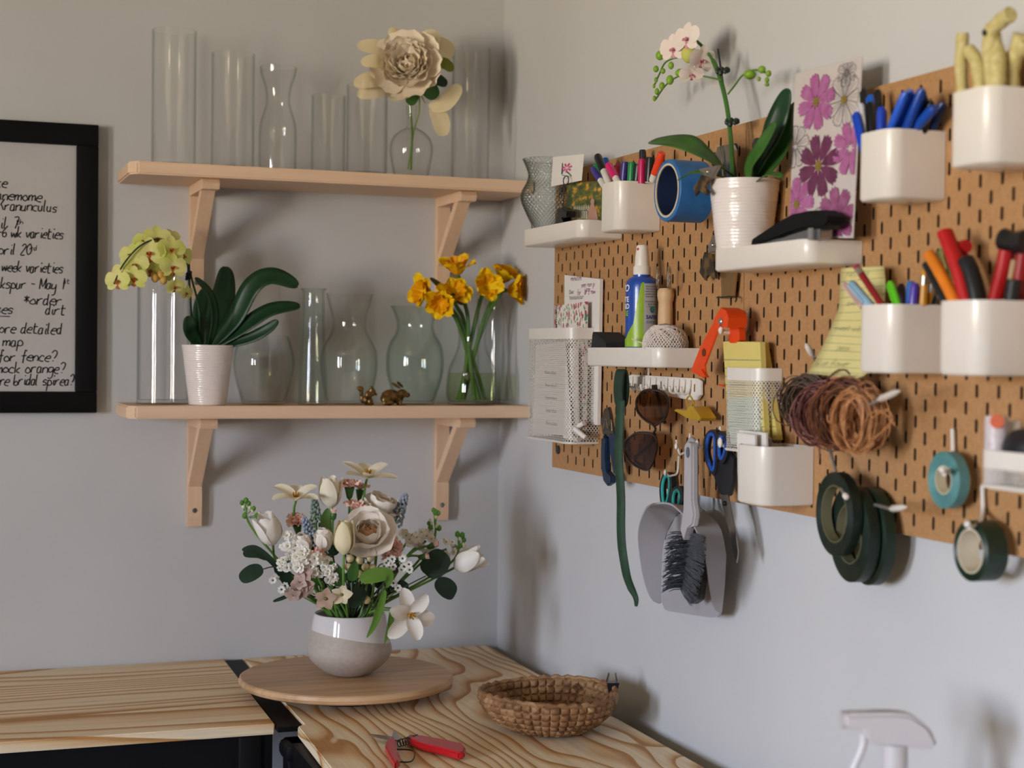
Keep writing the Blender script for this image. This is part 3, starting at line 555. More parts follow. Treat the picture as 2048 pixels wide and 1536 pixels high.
trC, _ = container('pegboard_tray', 'white tray in the middle holding the blue spray bottle and twine ball', -.6955, 1.3985, .290, .076, .031, cat='tray', r=.02)
C1, _ = container('pegboard_container', 'white plastic container full of coloured marker pens on the far pegboard', -.746, 1.621, .083, .075, .080)
CH, _ = container('pegboard_container', 'white plastic container full of blue and black pens, upper right', -1.5385, 1.605, .075, .077, .081)
CI, _ = container('pegboard_container', 'topmost white plastic container, holding pale cream cut sticks', -1.7320, 1.625, .075, .084, .081)
CJ, _ = container('pegboard_container', 'white plastic container of mixed pens and pencils beside the curled yellow note', -1.5570, 1.400, .075, .084, .0805)
CK, _ = container('pegboard_container', 'white plastic container holding red, orange and black handled tools', -1.7165, 1.400, .078, .084, .081)
CG, _ = container('pegboard_container', 'white plastic container of folded papers at the bottom edge of the pegboard', -1.244, 1.217, .081, .079, .080)
def wire_mesh(g, loop, z0, z1, cw, ch, mx, closed=False):
    L_ = [0]; pts = [Vector((x, y, 0)) for x, y in loop]
    for a, b in zip(pts, pts[1:]): L_.append(L_[-1]+(b-a).length)
    def at(s):
        s = max(0, min(L_[-1], s))
        for i in range(len(pts)-1):
            if s <= L_[i+1]+1e-9: return pts[i].lerp(pts[i+1], (s-L_[i])/max(1e-9, L_[i+1]-L_[i]))
        return pts[-1]
    n = int(L_[-1]/cw); m_ = int((z1-z0)/ch); cw = L_[-1]/n; ch = (z1-z0)/m_; w_ = .00058
    def strip(s0, za, s1, zb_):
        a, b = at(s0), at(s1); t = (b-a).normalized(); nrm = t.cross(Vector((0, 0, 1)))
        A, B = Vector((a.x, a.y, za)), Vector((b.x, b.y, zb_)); d = (B-A).normalized(); sd = d.cross(nrm).normalized()*w_
        g.add([A-sd, A+sd, B+sd, B-sd], [(0, 1, 2, 3)], mx)
    for i in range(n):
        for j in range(m_):
            s0, s1, sm = i*cw, (i+1)*cw, (i+.5)*cw; za, zb_ = z0+j*ch, z0+(j+1)*ch; zm = (za+zb_)/2
            strip(s0, zm, sm, zb_); strip(sm, zb_, s1, zm); strip(s0, zm, sm, za); strip(sm, za, s1, zm)
    return g
def basket(label, yf, z0, w, d, h, rim, r=.02, cell=(.005, .0066), bottom_r=.012):
    mx = RW(BX-.001, yf, z0); rt = thing('mesh_basket', label, 'basket', (BX-d/2, yf-w/2, z0))
    A, B = loop2(w, d, r), loop2(w, d, r, inset=.0012); n = len(A); g = M()
    vs = [(x, y, z) for z in (h-rim, h) for x, y in A]+[(x, y, z) for z in (h, h-rim) for x, y in B]
    g.add(vs, [(k*n+i, k*n+(i+1) % n, ((k+1) % 4)*n+(i+1) % n, ((k+1) % 4)*n+i) for k in range(4) for i in range(n-1)], mx); O('rim', g, METW, rt)
    g = M(); wire_mesh(g, loop2(w, d, r, inset=.0006), .004, h-rim, cell[0], cell[1], mx); O('wire_mesh', g, METW, rt, smooth=False)
    g = M(); g.add([(x, y, .002) for x, y in A]+[(x, y, .0035) for x, y in A], [tuple(range(n))[::-1], tuple(range(n, 2*n))]+[(i, (i+1) % n, (i+1) % n+n, i+n) for i in range(n)], mx)
    g.tube([(x, y, .004) for x, y in A], .0016, 6, mx); O('base', g, METW, rt); return rt, mx
BD, mD = basket('large white wire mesh basket of papers at the left end of the pegboard', -.3720, 1.256, .215, .060, .209, .020, r=.018, cell=(.0058, .0074))
BF, mF = basket('white wire mesh basket holding yellow and green notepads', -1.132, 1.2795, .105, .040, .122, .018)
BL, mL = basket('shallow white wire mesh basket at the right edge of the picture', -1.797, 1.281, .15, .085, .042, .019)
# ---------------------------------------------------------------- pens and markers
def pen(cont, name, label, cat, t, rimx, col, tipc=None, r=.0045, x=-.06, x2=None, kind='pen', zfloor=None, rimz=None, box=None):
    """t = photo pixel of the visible top end; rimx = pixel column where it crosses the rim"""
    a = P(t[0], t[1], x=x); b = P(rimx, P_row(rimx, x if x2 is None else x2, rimz), x=x if x2 is None else x2); d = (b-a)
    yl, yh, zf = box; end = a.copy(); f = 1.0; full = (zf-a.z)/d.z
    for k in range(200):
        q = a+d*(full*k/200)
        if not (yl+r+.002 < q.y < yh-r-.002) and k > 20 and q.z < rimz-.004: break
        if not (-.093 < q.x < -.03) and q.z < rimz: break
        end = q
    L_ = (end-a).length; mx = AX(end, a-end, 0)
    root = thing(name, label, cat, tuple(end))
    if kind == 'marker':
        O('barrel', M().lathe([(0, 0), (r*.9, 0), (r, .002), (r, L_-.034), (0, L_-.034)], 14, mx), mat('#d8d4cc', .35), root)
        O('cap', M().lathe([(0, L_-.040), (r*1.12, L_-.040), (r*1.12, L_-.004), (r*.95, L_), (0, L_)], 14, mx), mat(col, .35), root)
    elif kind == 'pencil':
        O('shaft', M().lathe([(0, 0), (r, .004), (r, L_-.016), (0, L_-.016)], 6, mx), mat(col, .4), root); O('ferrule', M().lathe([(0, L_-.017), (r*1.05, L_-.017), (r*1.05, L_-.007), (0, L_-.007)], 10, mx), mat('#b9b4ac', .3, metal=.8), root)
        O('eraser', M().lathe([(0, L_-.008), (r*.95, L_-.008), (r*.95, L_-.001), (r*.6, L_), (0, L_)], 10, mx), mat(tipc or '#b2485a', .7), root)
    else:
        O('barrel', M().lathe([(0, 0), (r*.6, .002), (r, .012), (r, L_-.05), (0, L_-.05)], 12, mx), mat(tipc or col, .35), root)
        g = M().lathe([(0, L_-.052), (r*1.1, L_-.052), (r*1.08, L_-.005), (r*.7, L_), (0, L_)], 12, mx); O('cap', g, mat(col, .3), root)
        O('clip', M().box((r*1.05, -.0015, L_-.045), (r*1.05+.0015, .0015, L_-.004), mx), mat(col, .3), root)
    return root
def P_row(u, x, z):                            # photo row where column u meets height z on plane x
    lo, hi = -400, 1900
    for _ in range(40):
        m_ = (lo+hi)/2
        if P(u, m_, x=x).z > z: lo = m_
        else: hi = m_
    return (lo+hi)/2
b1 = (-.829, -.746, 1.626); RZ1 = 1.701
for tp, rx, col, x, nm, r in (((1186, 337), 1208, '#3a2f88', -.082, 'violet marker leaning out at the left front of the marker container', .0052), ((1195, 312), 1220, '#16161c', -.075, 'black marker leaning left, tallest of the left group in the marker container', .0062), ((1192, 330), 1212, '#0f7f4a', -.055, 'green marker at the left behind the black one in the marker container', .0055),
        ((1210, 318), 1222, '#1c4fa8', -.05, 'blue marker behind the leaning black one in the marker container', .0055), ((1217, 330), 1238, '#d3186c', -.072, 'pink marker leaning left in the middle of the marker container', .0062), ((1236, 328), 1244, '#8d1634', -.045, 'dark red marker at the back of the marker container', .005),
        ((1250, 323), 1246, '#3d3280', -.062, 'purple marker standing upright in the middle of the marker container', .0055), ((1264, 324), 1262, '#128043', -.06, 'green marker standing upright in the middle of the marker container', .006), ((1278, 328), 1274, '#15161b', -.052, 'wide black marker standing in front in the marker container', .0075),
        ((1285, 300), 1286, '#22222a', -.045, 'tallest black pen at the back of the marker container', .0052), ((1284, 318), 1283, '#c71a5c', -.055, 'pink marker right of centre in the marker container', .0055), ((1301, 314), 1298, '#121318', -.05, 'black marker near the blue tape in the marker container', .0065), ((1324, 306), 1306, '#e5421a', -.055, 'orange-red marker leaning right behind the blue tape', .0058)):
    pen(C1, 'marker_pen', nm, 'marker', tp, rx, col, x=x, r=r, kind='marker', rimz=RZ1, box=b1)
bH = (-1.6125, -1.5385, 1.61); RZH = 1.686
for tp, rx, col, x, nm, r in (((1712, 226), 1722, '#1447c4', -.088, 'bright blue pen leaning out left of the blue pen container', .0048), ((1722, 208), 1731, '#cfd0d6', -.08, 'white pen among the blue pens', .004), ((1728, 178), 1736, '#17181d', -.05, 'black pen at the far left back of the blue pen container', .0045),
        ((1741, 190), 1747, '#0f5ac0', -.066, 'blue pen behind the black one in the blue pen container', .0045), ((1740, 205), 1745, '#0c0d12', -.074, 'black pen in the left middle of the blue pen container', .0055), ((1755, 180), 1760, '#141518', -.045, 'black pen at the back middle of the blue pen container', .0045), ((1763, 214), 1762, '#143fb4', -.082, 'short blue pen standing at the front of the blue pen container', .0052),
        ((1822, 180), 1790, '#1450c2', -.075, 'tall blue pen leaning right in the centre of the blue pen container', .005), ((1812, 184), 1780, '#2058cc', -.085, 'blue pen leaning right in front of the tallest one', .0048), ((1845, 178), 1812, '#0f3f9a', -.07, 'tallest blue pen leaning right', .0055), ((1850, 190), 1825, '#123a86', -.055, 'dark blue pen behind the tallest leaning one', .0045),
        ((1869, 215), 1826, '#1346a6', -.058, 'thick blue pen leaning far right at the front of its container', .006), ((1862, 202), 1846, '#101116', -.05, 'black pen leaning right in the blue pen container', .005), ((1886, 205), 1862, '#11326e', -.036, 'navy pen touching the neighbouring container', .005)):
    pen(CH, 'pen', nm, 'pen', tp, rx, col, x=x, r=r, rimz=RZH, box=bH)
bJ = (-1.6315, -1.5575, 1.406); RZJ = 1.4805
for tp, rx, col, x, nm, r, kd, tc in (((1688, 566), 1722, '#c9a9a0', -.095, 'pale clear pen leaning furthest left out of the mixed pen container', .003, 'pen', '#b8a8b0'), ((1702, 566), 1740, '#8fb4cc', -.092, 'light blue pen leaning left out of the mixed pen container', .0052, 'pen', '#8fb4cc'), ((1712, 532), 1764, '#8c1622', -.088, 'dark red pencil with pink eraser leaning left', .0042, 'pencil', '#9c2f48'),
        ((1780, 564), 1796, '#5fc622', -.075, 'lime green marker in the mixed pen container', .0045, 'pen', '#5fc622'), ((1802, 568), 1806, '#3b2038', -.055, 'dark plum pen at the back of the mixed pen container', .0045, 'pen', '#3b2038'), ((1822, 562), 1820, '#1d5fa6', -.06, 'blue pen behind the purple one in the mixed pen container', .005, 'pen', '#1d5fa6'),
        ((1830, 566), 1826, '#4d38a0', -.07, 'purple marker in the mixed pen container', .0052, 'pen', '#4d38a0'), ((1850, 540), 1846, '#c98a1c', -.06, 'ochre pencil standing beside the orange handle', .0045, 'pencil', '#c98a1c'), ((1866, 556), 1856, '#b87a18', -.05, 'second ochre pencil behind the orange handle', .004, 'pencil', '#b87a18'), ((1868, 590), 1856, '#2c86b4', -.036, 'short turquoise pen at the right of the mixed pen container', .005, 'pen', '#2c86b4')):
    pen(CJ, 'pencil' if kd == 'pencil' else 'pen', nm, 'pencil' if kd == 'pencil' else 'pen', tp, rx, col, tipc=tc, x=x, r=r, kind=kd, rimz=RZJ, box=bJ)
# ---------------------------------------------------------------- projected-outline helper for flat tools
def outl(pxs, x, smooth=0):
    p = [P(u, v, x=x) for u, v in pxs]; return spline(p, smooth, closed=True) if smooth else p
def plate(g, pxs, x, t, smooth=0, bev=0):
    p = outl(pxs, x, smooth)
    if not bev: return g.prism(p, (t, 0, 0))
    b = bmesh.new(); vs = [b.verts.new(v) for v in p]; f = b.faces.new(vs); r = bmesh.ops.extrude_face_region(b, geom=[f]); nv = [e for e in r['geom'] if isinstance(e, bmesh.types.BMVert)]
    for v in nv: v.co.x += t
    bmesh.ops.recalc_face_normals(b, faces=b.faces); ed = [e for e in b.edges if abs(e.verts[0].co.x-e.verts[1].co.x) < 1e-7]
    bmesh.ops.bevel(b, geom=ed, offset=bev, segments=2, affect='EDGES'); return g.bm(b)
def pth(pxs, x, k=6, dx=None):
    p = [P(u, v, x=(x if dx is None else x+dx[i])) for i, (u, v) in enumerate(pxs)]; return spline(p, k)
def strokes(g, tx, u, v, x, cpx, xh, th, dz=0):
    """handwriting on the wall-parallel plane x starting at photo pixel u,v"""
    e = P(u, v, x=x); s = px(e)/.45; s2 = px(e)
    handwriting(g, tx, lambda a, b: (x, e.y-a, b), 0, e.z, cpx*s, xh*s2, th*s2)
# orange-handled and red tools in the tool container
def tool(name, label, parts, cat='tool'):
    p0 = parts[0][1][0]; c = P(p0[0], p0[1], x=parts[0][2]); r = thing(name, label, cat, (c.x, c.y, c.z))
    for nm, pts, x, rad, col, fl in parts: O(nm, M().tube(pth(pts, x), rad, 12, flat=fl, up=(1, 0, 0)), mat(col, .45), r)
    return r
tool('screwdriver', 'orange and black handled tool leaning left out of the tool container', [('handle', [(1932, 690), (1912, 610), (1880, 545), (1858, 508)], -.075, .0072, '#dd7c17', 1), ('grip', [(1915, 690), (1893, 610), (1866, 556), (1852, 528)], -.068, .005, '#14171a', 1)])
tool('pliers', 'tool with two bright red handles, one black sleeved, in the tool container', [('handle', [(1962, 700), (1935, 600), (1915, 530), (1890, 465)], -.07, .0102, '#b51217', .8), ('handle', [(1955, 700), (1952, 620), (1938, 540), (1917, 500), (1934, 492)], -.055, .0075, '#bb1520', 1), ('sleeve', [(1962, 690), (1956, 600), (1943, 545), (1932, 520)], -.066, .0105, '#15171a', .8)])
rr = tool('snips', 'red handled cutter with black collar at the right edge of the tool container', [('handle', [(1975, 690), (1992, 600), (2006, 545), (2014, 500)], -.05, .0095, '#a80f14', .8), ('handle', [(2016, 690), (2038, 575), (2050, 490)], -.038, .009, '#8e1014', .8), ('blade', [(1996, 690), (2016, 600), (2032, 520)], -.045, .006, '#b0946c', .5)])
g = M().tube(pth([(2006, 478), (2028, 486), (2052, 482)], -.045), .0125, 12, flat=.8); O('collar', g, mat('#111214', .4), rr); O('grip', M().tube(pth([(2022, 600), (2028, 560)], -.052), .008, 12), mat('#17181a', .5), rr)
tool('wire_offcut', 'thin green wire coil between the orange and red handles', [('wire', [(1900, 600), (1888, 540), (1878, 505), (1884, 500), (1890, 520), (1905, 560)], -.045, .0014, '#5d7a3e', 1)])
# cream sticks in the topmost container
CRM = mat('#d3c68e', .7, h2='#b8a866', scale=160, bump=.3, detail=5)
for i, (pts, x, rad, lb) in enumerate((([(1925, 190), (1922, 120), (1926, 66)], -.085, .0068, 'pale cut stick standing furthest left in the top container'), ([(1960, 180), (1955, 130), (1938, 98)], -.08, .0075, 'pale cut stick leaning left against the leftmost one'),
     ([(1980, 185), (1980, 120), (1982, 66), (2002, 42), (2022, 28)], -.07, .0085, 'tallest pale stick, bent to the right in the top container'), ([(1992, 190), (1996, 130), (1984, 72)], -.065, .0095, 'thick pale stick leaning left behind the bent one'), ([(2022, 190), (2026, 130), (2044, 70)], -.045, .009, 'pale stick at the right edge of the top container'),
     ([(1990, 190), (2014, 140), (2056, 80)], -.042, .010, 'pale stick leaning right out of the picture in the top container'))):
    p = pth(pts, x, 6); n = len(p); e = p[0]+Vector((0, .0, -.045)); st = thing('cut_stick', lb, 'stick', tuple(e))
    O('stick_body', M().tube([e]+p, [rad*(1+.07*math.sin(k*1.3+i)) for k in range(n+1)], 10), CRM, st)
    if i in (2, 5): O('knot', M().ball(p[n//2]+Vector((-rad*.8, 0, 0)), rad*.5), mat('#26301c', .8), st)
# ---------------------------------------------------------------- things on the far pegboard, left tray
GTEX = glass('#fbfdfc', '#66796f', .08, 1.8, pw=1.6)
xv = -.062; c = P(1093, 440, y=-.45); cV = P(1090, 445, x=xv); s = px(cV); zb = 1.6215
def tex(a, z, j): return 1+.06*abs(math.sin(a*15+z*330))*abs(math.sin(a*15-z*330))
pr = [(P(0, v, x=xv).z, h*s) for v, h in ((319, 45), (335, 38), (350, 33.5), (364, 36), (385, 46), (402, 47), (425, 38), (450, 26))]
pr = [(P(1090, v, x=xv).z, h*s) for v, h in ((319, 45), (335, 38), (350, 33.5), (364, 36), (385, 46), (402, 47), (425, 38), (450, 26))]
pp = [(v.x, v.z) for v in spline([(r, 0, z) for z, r in pr], 16)]; pp[-1] = (pp[-1][0], zb)
full = [(0, zb)]+pp[::-1]+[(r-.0018, z) for r, z in pp[1:-1]]+[(0, zb+.004)]
O('textured_vase', M().lathe(full, 200, T(xv, cV.y, 0), tex), GTEX, label='small diamond-textured clear glass vase at the left end of the far pegboard tray', cat='vase')
def card(name, label, cat, corners, x, mt, th=.0006, dxs=(0, 0, 0, 0)):
    p = [P(u, v, x=x+d) for (u, v), d in zip(corners, dxs)]; g = M().prism(p, (th, 0, 0)); r = thing(name, label, cat, tuple((p[2]+p[3])/2)); O('sheet', g, mt, r, smooth=False); return r, p
def bil(p, a, b, off=-.0007):                   # point on a quad card, a across, b up (corners tl, tr, br, bl)
    return p[3].lerp(p[2], a).lerp(p[0].lerp(p[1], a), b)+Vector((off, 0, 0))
PAPER = mat('#e6e0da', .7, var=.015)
cr_, cp = card('memo_card', 'small white card with a pink flower print above the tray photo', 'card', [(1106, 314), (1168, 308), (1163, 361), (1102, 373)], -.075, PAPER)
g = M(); k = M(); l = M()
for i in range(7):
    a = 2*PI*i/7+.2; c0 = (.50, .56); d = (math.cos(a), math.sin(a)); e = (-d[1], d[0])
    q = [bil(cp, c0[0]+(d[0]*r_+e[0]*w_)*.62, c0[1]+(d[1]*r_+e[1]*w_)*.62) for r_, w_ in ((.04, 0), (.14, .05), (.26, .06), (.28, 0), (.26, -.05), (.14, -.045))]
    g.add(q, [tuple(range(6))])
O('flower_print', g, mat('#d2548c', .6), cr_, smooth=False)
for a, b, a2, b2, w_ in ((.33, .35, .33, .75, .05), (.34, .32, .55, .25, .05), (.5, .4, .66, .24, .05), (.36, .2, .62, .18, .018)):
    k.add([bil(cp, a, b), bil(cp, a+w_, b+.01), bil(cp, a2+w_*.6, b2), bil(cp, a2, b2)], [(0, 1, 2, 3)])
O('leaf_print', k, mat('#235a48', .6), cr_, smooth=False)
ck = thing('memo_clip', 'black spring clip with a ring-topped wire holding the small card', 'clip', tuple(P(1117, 448, x=-.09)))
O('wire', M().tube([P(1125, 425, x=-.088), P(1130, 372, x=-.084)], .0009, 8), mat('#15161a', .4), ck)
q = P(1132, 361, x=-.083); O('ring', M().tube([q+Vector((0, math.cos(a)*.0125, math.sin(a)*.008)) for a in [2*PI*i/20 for i in range(20)]], .0010, 8, closed=True), mat('#15161a', .4), ck)
g = M(); plate(g, [(1113, 418), (1122, 415), (1134, 422), (1133, 434), (1124, 436), (1128, 446), (1110, 447), (1114, 434)], -.094, .018, bev=.0015); O('jaw', g, mat('#101012', .25, spec=.6), ck)
# photo of a garden wedding (plain colour patches: foliage, picket fence, two figures)
m, nt, b, L = nodes('photo_print'); N = nt.nodes.new
tc = N('ShaderNodeTexCoord'); nz = N('ShaderNodeTexNoise'); nz.inputs['Scale'].default_value = 85; nz.inputs['Detail'].default_value = 4; mpp = N('ShaderNodeMapping'); mpp.inputs['Scale'].default_value = (1, .42, 1); L(tc.outputs['Object'], mpp.inputs[0]); cr = N('ShaderNodeValToRGB'); e = cr.color_ramp.elements
e[0].position = .3; e[0].color = (*hexc('#1c2616'), 1); e[1].position = .46; e[1].color = (*hexc('#46592a'), 1)
for p_, c_ in ((.55, '#6b6c2c'), (.62, '#c98f25'), (.7, '#e8b84c')): q = e.new(p_); q.color = (*hexc(c_), 1)
L(mpp.outputs[0], nz.inputs[0]); L(nz.outputs[0], cr.inputs[0]); L(cr.outputs[0], b.inputs['Base Color']); b.inputs['Roughness'].default_value = .3
ph, pq = card('photo_print', 'small garden photograph with yellow foliage and a white picket fence on the left tray', 'photo', [(1134, 366), (1203, 362), (1203, 441), (1133, 444)], -.062, m)
g = M()
for i in range(9): a = .22+i*.052; g.add([bil(pq, a, .06), bil(pq, a+.03, .06), bil(pq, a+.03, .36), bil(pq, a+.015, .42), bil(pq, a, .36)], [(0, 1, 2, 3, 4)])
g.add([bil(pq, .2, .26), bil(pq, .7, .26), bil(pq, .7, .30), bil(pq, .2, .30)], [(0, 1, 2, 3)]); O('fence_print', g, mat('#cfcab8', .4), ph, smooth=False)
g = M(); g.add([bil(pq, x_, y_, -.0008) for x_, y_ in ((.62, 0), (.92, 0), (.88, .25), (.8, .42), (.82, .52), (.76, .6), (.7, .5), (.72, .42), (.64, .3))], [tuple(range(9))]); O('figure_print', g, mat('#b98d7c', .4), ph, smooth=False)
# blue tape
def ring_roll(name, label, u, v, x0, x1, Rp, rp, mt, mt2, cat='tape', core=True, inner_ring=None, group=None):
    c = P(u, v, x=x0); s = px(c); R, r = Rp*s, rp*s; w_ = x1-x0; mx = T(c) @ RY(PI/2); rt = thing(name, label, cat, (c.x+w_/2, c.y, c.z-R), group=group)
    rc = min(r+.003, R*.9) if core else r
    O('tape_band', M().lathe([(rc, 0), (R-.001, 0), (R, .001), (R, w_-.001), (R-.001, w_), (rc, w_), (rc, 0)], 56, mx), mt, rt)
    if core: O('core', M().lathe([(r, -.0006), (rc, -.0006), (rc, w_+.0006), (r, w_+.0006), (r, -.0006)], 48, mx), mt2, rt)
    if inner_ring: O('inner_ring', M().lathe([(r-.0007, .001), (r-.0002, .001), (r-.0002, w_-.001), (r-.0007, w_-.001), (r-.0007, .001)], 48, mx), inner_ring, rt)
    return rt, c, R
BLT = mat('#2a6fae', .5, h2='#235f9c', scale=60)
rt, tcn, tR = ring_roll('tape_roll', 'wide roll of blue masking tape hanging beside the marker container', 1334, 381, -.118, -.062, 62, 50, BLT, mat('#d6c2a0', .6), inner_ring=mat('#14284e', .6))  # cream core, dark navy on its inside
def hook(u, v, x0=-.05, L_=.045, label='', up=.007, r=.0018, group=None):
    """white wire hook: plate on the board, arm reaching into the room, upturned end; u,v = photo pixel of the arm end"""
    e = P(u, v, x=x0); rt = thing('peg_hook', label, 'hook', (BX, e.y, e.z), group=group)
    O('arm', M().tube(spline([(BX-.001, e.y, e.z+.03), (BX-.003, e.y, e.z+.004), (BX-.012, e.y, e.z-.001), (x0+.006, e.y, e.z-.001), (x0, e.y, e.z+up)], 6), r, 8), METW, rt)
    O('pad', M().ball((x0, e.y, e.z+up*.5), (r*1.3, r*2.0, r*3.0), n=2), METW, rt); return rt
# steel spring clips and mottled shears behind the orchid
STEEL = mat('#a9a49c', .22, metal=.95, var=.05); DSTEEL = mat('#3a352e', .4, metal=.5, h2='#7c5f3c', scale=55, lo=.42, hi=.55)
r = thing('bulldog_clip', 'large steel spring clip hanging behind the white orchid stem', 'clip', tuple(P(1444, 355, x=-.04)))
g = M(); plate(g, [(1428, 316), (1436, 292), (1464, 288), (1470, 300), (1466, 356), (1436, 352), (1423, 330)], -.05, .004, bev=.001); O('jaw_plate', g, STEEL, r)
g = M().tube(pth([(1436, 292), (1441, 300), (1446, 352)], -.053), .0014, 8); g.ball(P(1432, 318, x=-.051), .003); O('rivet_rib', g, mat('#d9d6d0', .15, metal=1), r)
def shears(label, top, fork, x, name='shears'):
    r = thing(name, label, 'tool', tuple(P(*fork[0], x=x))); g = M(); plate(g, fork, x, .004, bev=.0008); O('blade', g, DSTEEL, r); g = M(); plate(g, top, x+.002, .005, bev=.001); O('handle', g, mat('#8a8078', .35, metal=.6), r)
    c = [sum(a[i] for a in top)/len(top) for i in (0, 1)]; O('rivet', M().ball(P(c[0], c[1], x=x-.001), .003), mat('#e0ddd6', .15, metal=1), r); return r
shears('mottled metal fork ended tool beside the blue tape, upper of the two', [(1398, 338), (1438, 330), (1424, 356), (1402, 352)], [(1402, 350), (1420, 356), (1410, 374), (1417, 386), (1412, 391), (1398, 382), (1390, 392), (1386, 376)], -.128)
shears('long mottled metal fork ended tool hanging between the trays', [(1424, 470), (1434, 474), (1440, 500), (1418, 506), (1414, 500)], [(1408, 504), (1424, 508), (1430, 544), (1432, 558), (1417, 550), (1409, 561), (1398, 545), (1404, 520)], -.04)
r = thing('scraper', 'thin folded metal sheet under the near tray at the board seam', 'tool', tuple(P(1458, 597, x=-.028)))
g = M(); plate(g, [(1441, 544), (1473, 545), (1468, 594), (1443, 598)], -.030, .002); O('blade', g, mat('#a88356', .3, metal=.7, var=.1), r); O('edge', M().tube(pth([(1434, 595), (1470, 594), (1471, 604)], -.032), .0012, 6), mat('#3b2f22', .4, metal=.5), r)
# ---------------------------------------------------------------- near tray: orchid, stapler, pressed flowers
xo = -.066; c = P(1489, 362, x=xo); s = px(c); zt_ = c.z
_oc = P; yv = c.y
def pot2():
    n = 120; zb = 1.5395; rt_, rb = 70*s, 49*s; pr = [(0, zb), (rb-.002, zb), (rb, zb+.002)]; K = 90; zt = zt_
    for i in range(1, K): t = i/K; pr.append((rb+(rt_-rb)*t, zb+(zt-zb)*t))
    pr += [(rt_+.001, zt-.003), (rt_+.001, zt), (rt_-.002, zt), (rb-.004, zb+.004), (0, zb+.004)]
    def tw(a, z, j):
        if j < 4 or j > K: return 1
        k = (z-zb)/.0046; row = int(k); return 1+.022*abs(math.sin((k-row)*PI))*(.75+.25*math.sin(a*(9+row % 4)+row*2.4))
    r = thing('orchid_pot', 'white ribbed ceramic pot on the pegboard tray, holding the white orchid', 'pot', (xo, yv, zb)); O('pot_body', M().lathe(pr, n, T(xo, yv, 0), tw), mat('#ece2dc', .28, var=.02, coat=.4), r)
    O('soil', M().lathe([(0, zt-.010), (rt_-.007, zt-.012), (rt_-.009, zt-.02), (0, zt-.03)], 24, T(xo, yv, 0)), mat('#2a2018', .9, h2='#4b3a28', scale=200, bump=.5), r)
pot2()
wo = thing('orchid', 'white orchid with green buds and one upright stem on the pegboard tray', 'orchid', (xo, yv, zt_-.01))
def PX(l, x=xo): return [P(q[0], q[1], x=(q[2] if len(q) > 2 else x)) for q in l]
for l, wpx, nr in (([(1478, 366, -.066), (1430, 325, -.11), (1370, 288, -.15), (1300, 284, -.17)], 54, (-.5, -.5, 1)), ([(1476, 368, -.07), (1430, 350, -.11), (1390, 345, -.13), (1356, 360, -.14)], 20, (-.4, -.4, 1)), ([(1470, 366, -.07), (1445, 362, -.09), (1418, 362, -.10), (1408, 368, -.11)], 12, (-.4, -.4, 1)),
                    ([(1500, 366, -.066), (1520, 320, -.07), (1545, 270, -.075), (1564, 220, -.07), (1578, 178, -.07)], 48, (-1, -.6, .2)), ([(1506, 366, -.06), (1530, 340, -.055), (1565, 290, -.05), (1590, 205, -.045)], 36, (-1, -.8, .2)),
                    ([(1498, 368, -.08), (1500, 330, -.085), (1525, 290, -.09), (1552, 246, -.09)], 30, (-1, -.4, .1)), ([(1510, 366, -.07), (1535, 350, -.08), (1556, 350, -.09), (1562, 356, -.09)], 16, (-.6, -.4, 1))):
    p = PX(l); O('leaf', M().leaf(p, wpx*px(p[0]), nr, fold=.2, e1=.8, e2=.6), DARKLEAF if wpx > 45 and l[0][0] > 1490 else MIDLEAF, wo, solid=.0012)
ms = spline(PX([(1466, 366), (1463, 300), (1457, 235), (1449, 190), (1438, 150), (1424, 118), (1404, 92), (1384, 76), (1372, 74)]), 8)
O('flower_stem', M().tube(ms, [.0034]*40+[.0024]*(len(ms)-40), 8), GR('#3a6a2c', '#4a7c36'), wo); O('support_stake', M().tube(PX([(1474, 366, -.06), (1436, 98, -.06)]), .0016, 8), mat('#1c2036', .5), wo)
for l in ([(1442, 160), (1405, 152), (1376, 148), (1352, 155), (1330, 172), (1312, 198)], [(1456, 188), (1470, 170), (1486, 150), (1510, 140), (1532, 146)], [(1378, 112), (1350, 116), (1330, 126), (1318, 150), (1308, 172)]):
    O('side_stem', M().tube(spline(PX([(u, v, -.07) for u, v in l]), 6), .0014, 8), STEM, wo)
BUD = GR('#8eb83a', '#7aa32e')
for u, v, w_, h_ in ((1320, 111, 9, 10), (1312, 138, 6, 7), (1326, 142, 5, 6), (1342, 131, 6, 8), (1312, 160, 4, 6), (1308, 172, 3, 5), (1361, 146, 11, 9), (1340, 160, 8, 10), (1324, 172, 6, 8), (1314, 183, 5, 7), (1309, 197, 4, 6), (1500, 149, 13, 10), (1524, 139, 8, 8), (1537, 147, 6, 7), (1518, 158, 4, 5), (1534, 160, 5, 6), (1534, 169, 5, 4)):
    c = P(u, v, x=-.072); q = px(c); O('bud', M().ball(c, (w_*q, w_*q, h_*q)), BUD, wo)
for v in (142, 244):
    g = M()
    for i in range(14): a = i*.9; g.ball(P(1445 if v < 200 else 1464, v+i % 5-2, x=xo)+Vector((math.cos(a)*.006, math.sin(a)*.011, math.sin(i)*.004)), .0042, n=1)
    O('stem_clip', g, mat('#0b1f14', .5), wo)
WO_ = petal_mat('#f4e9e2', '#eddcd4')
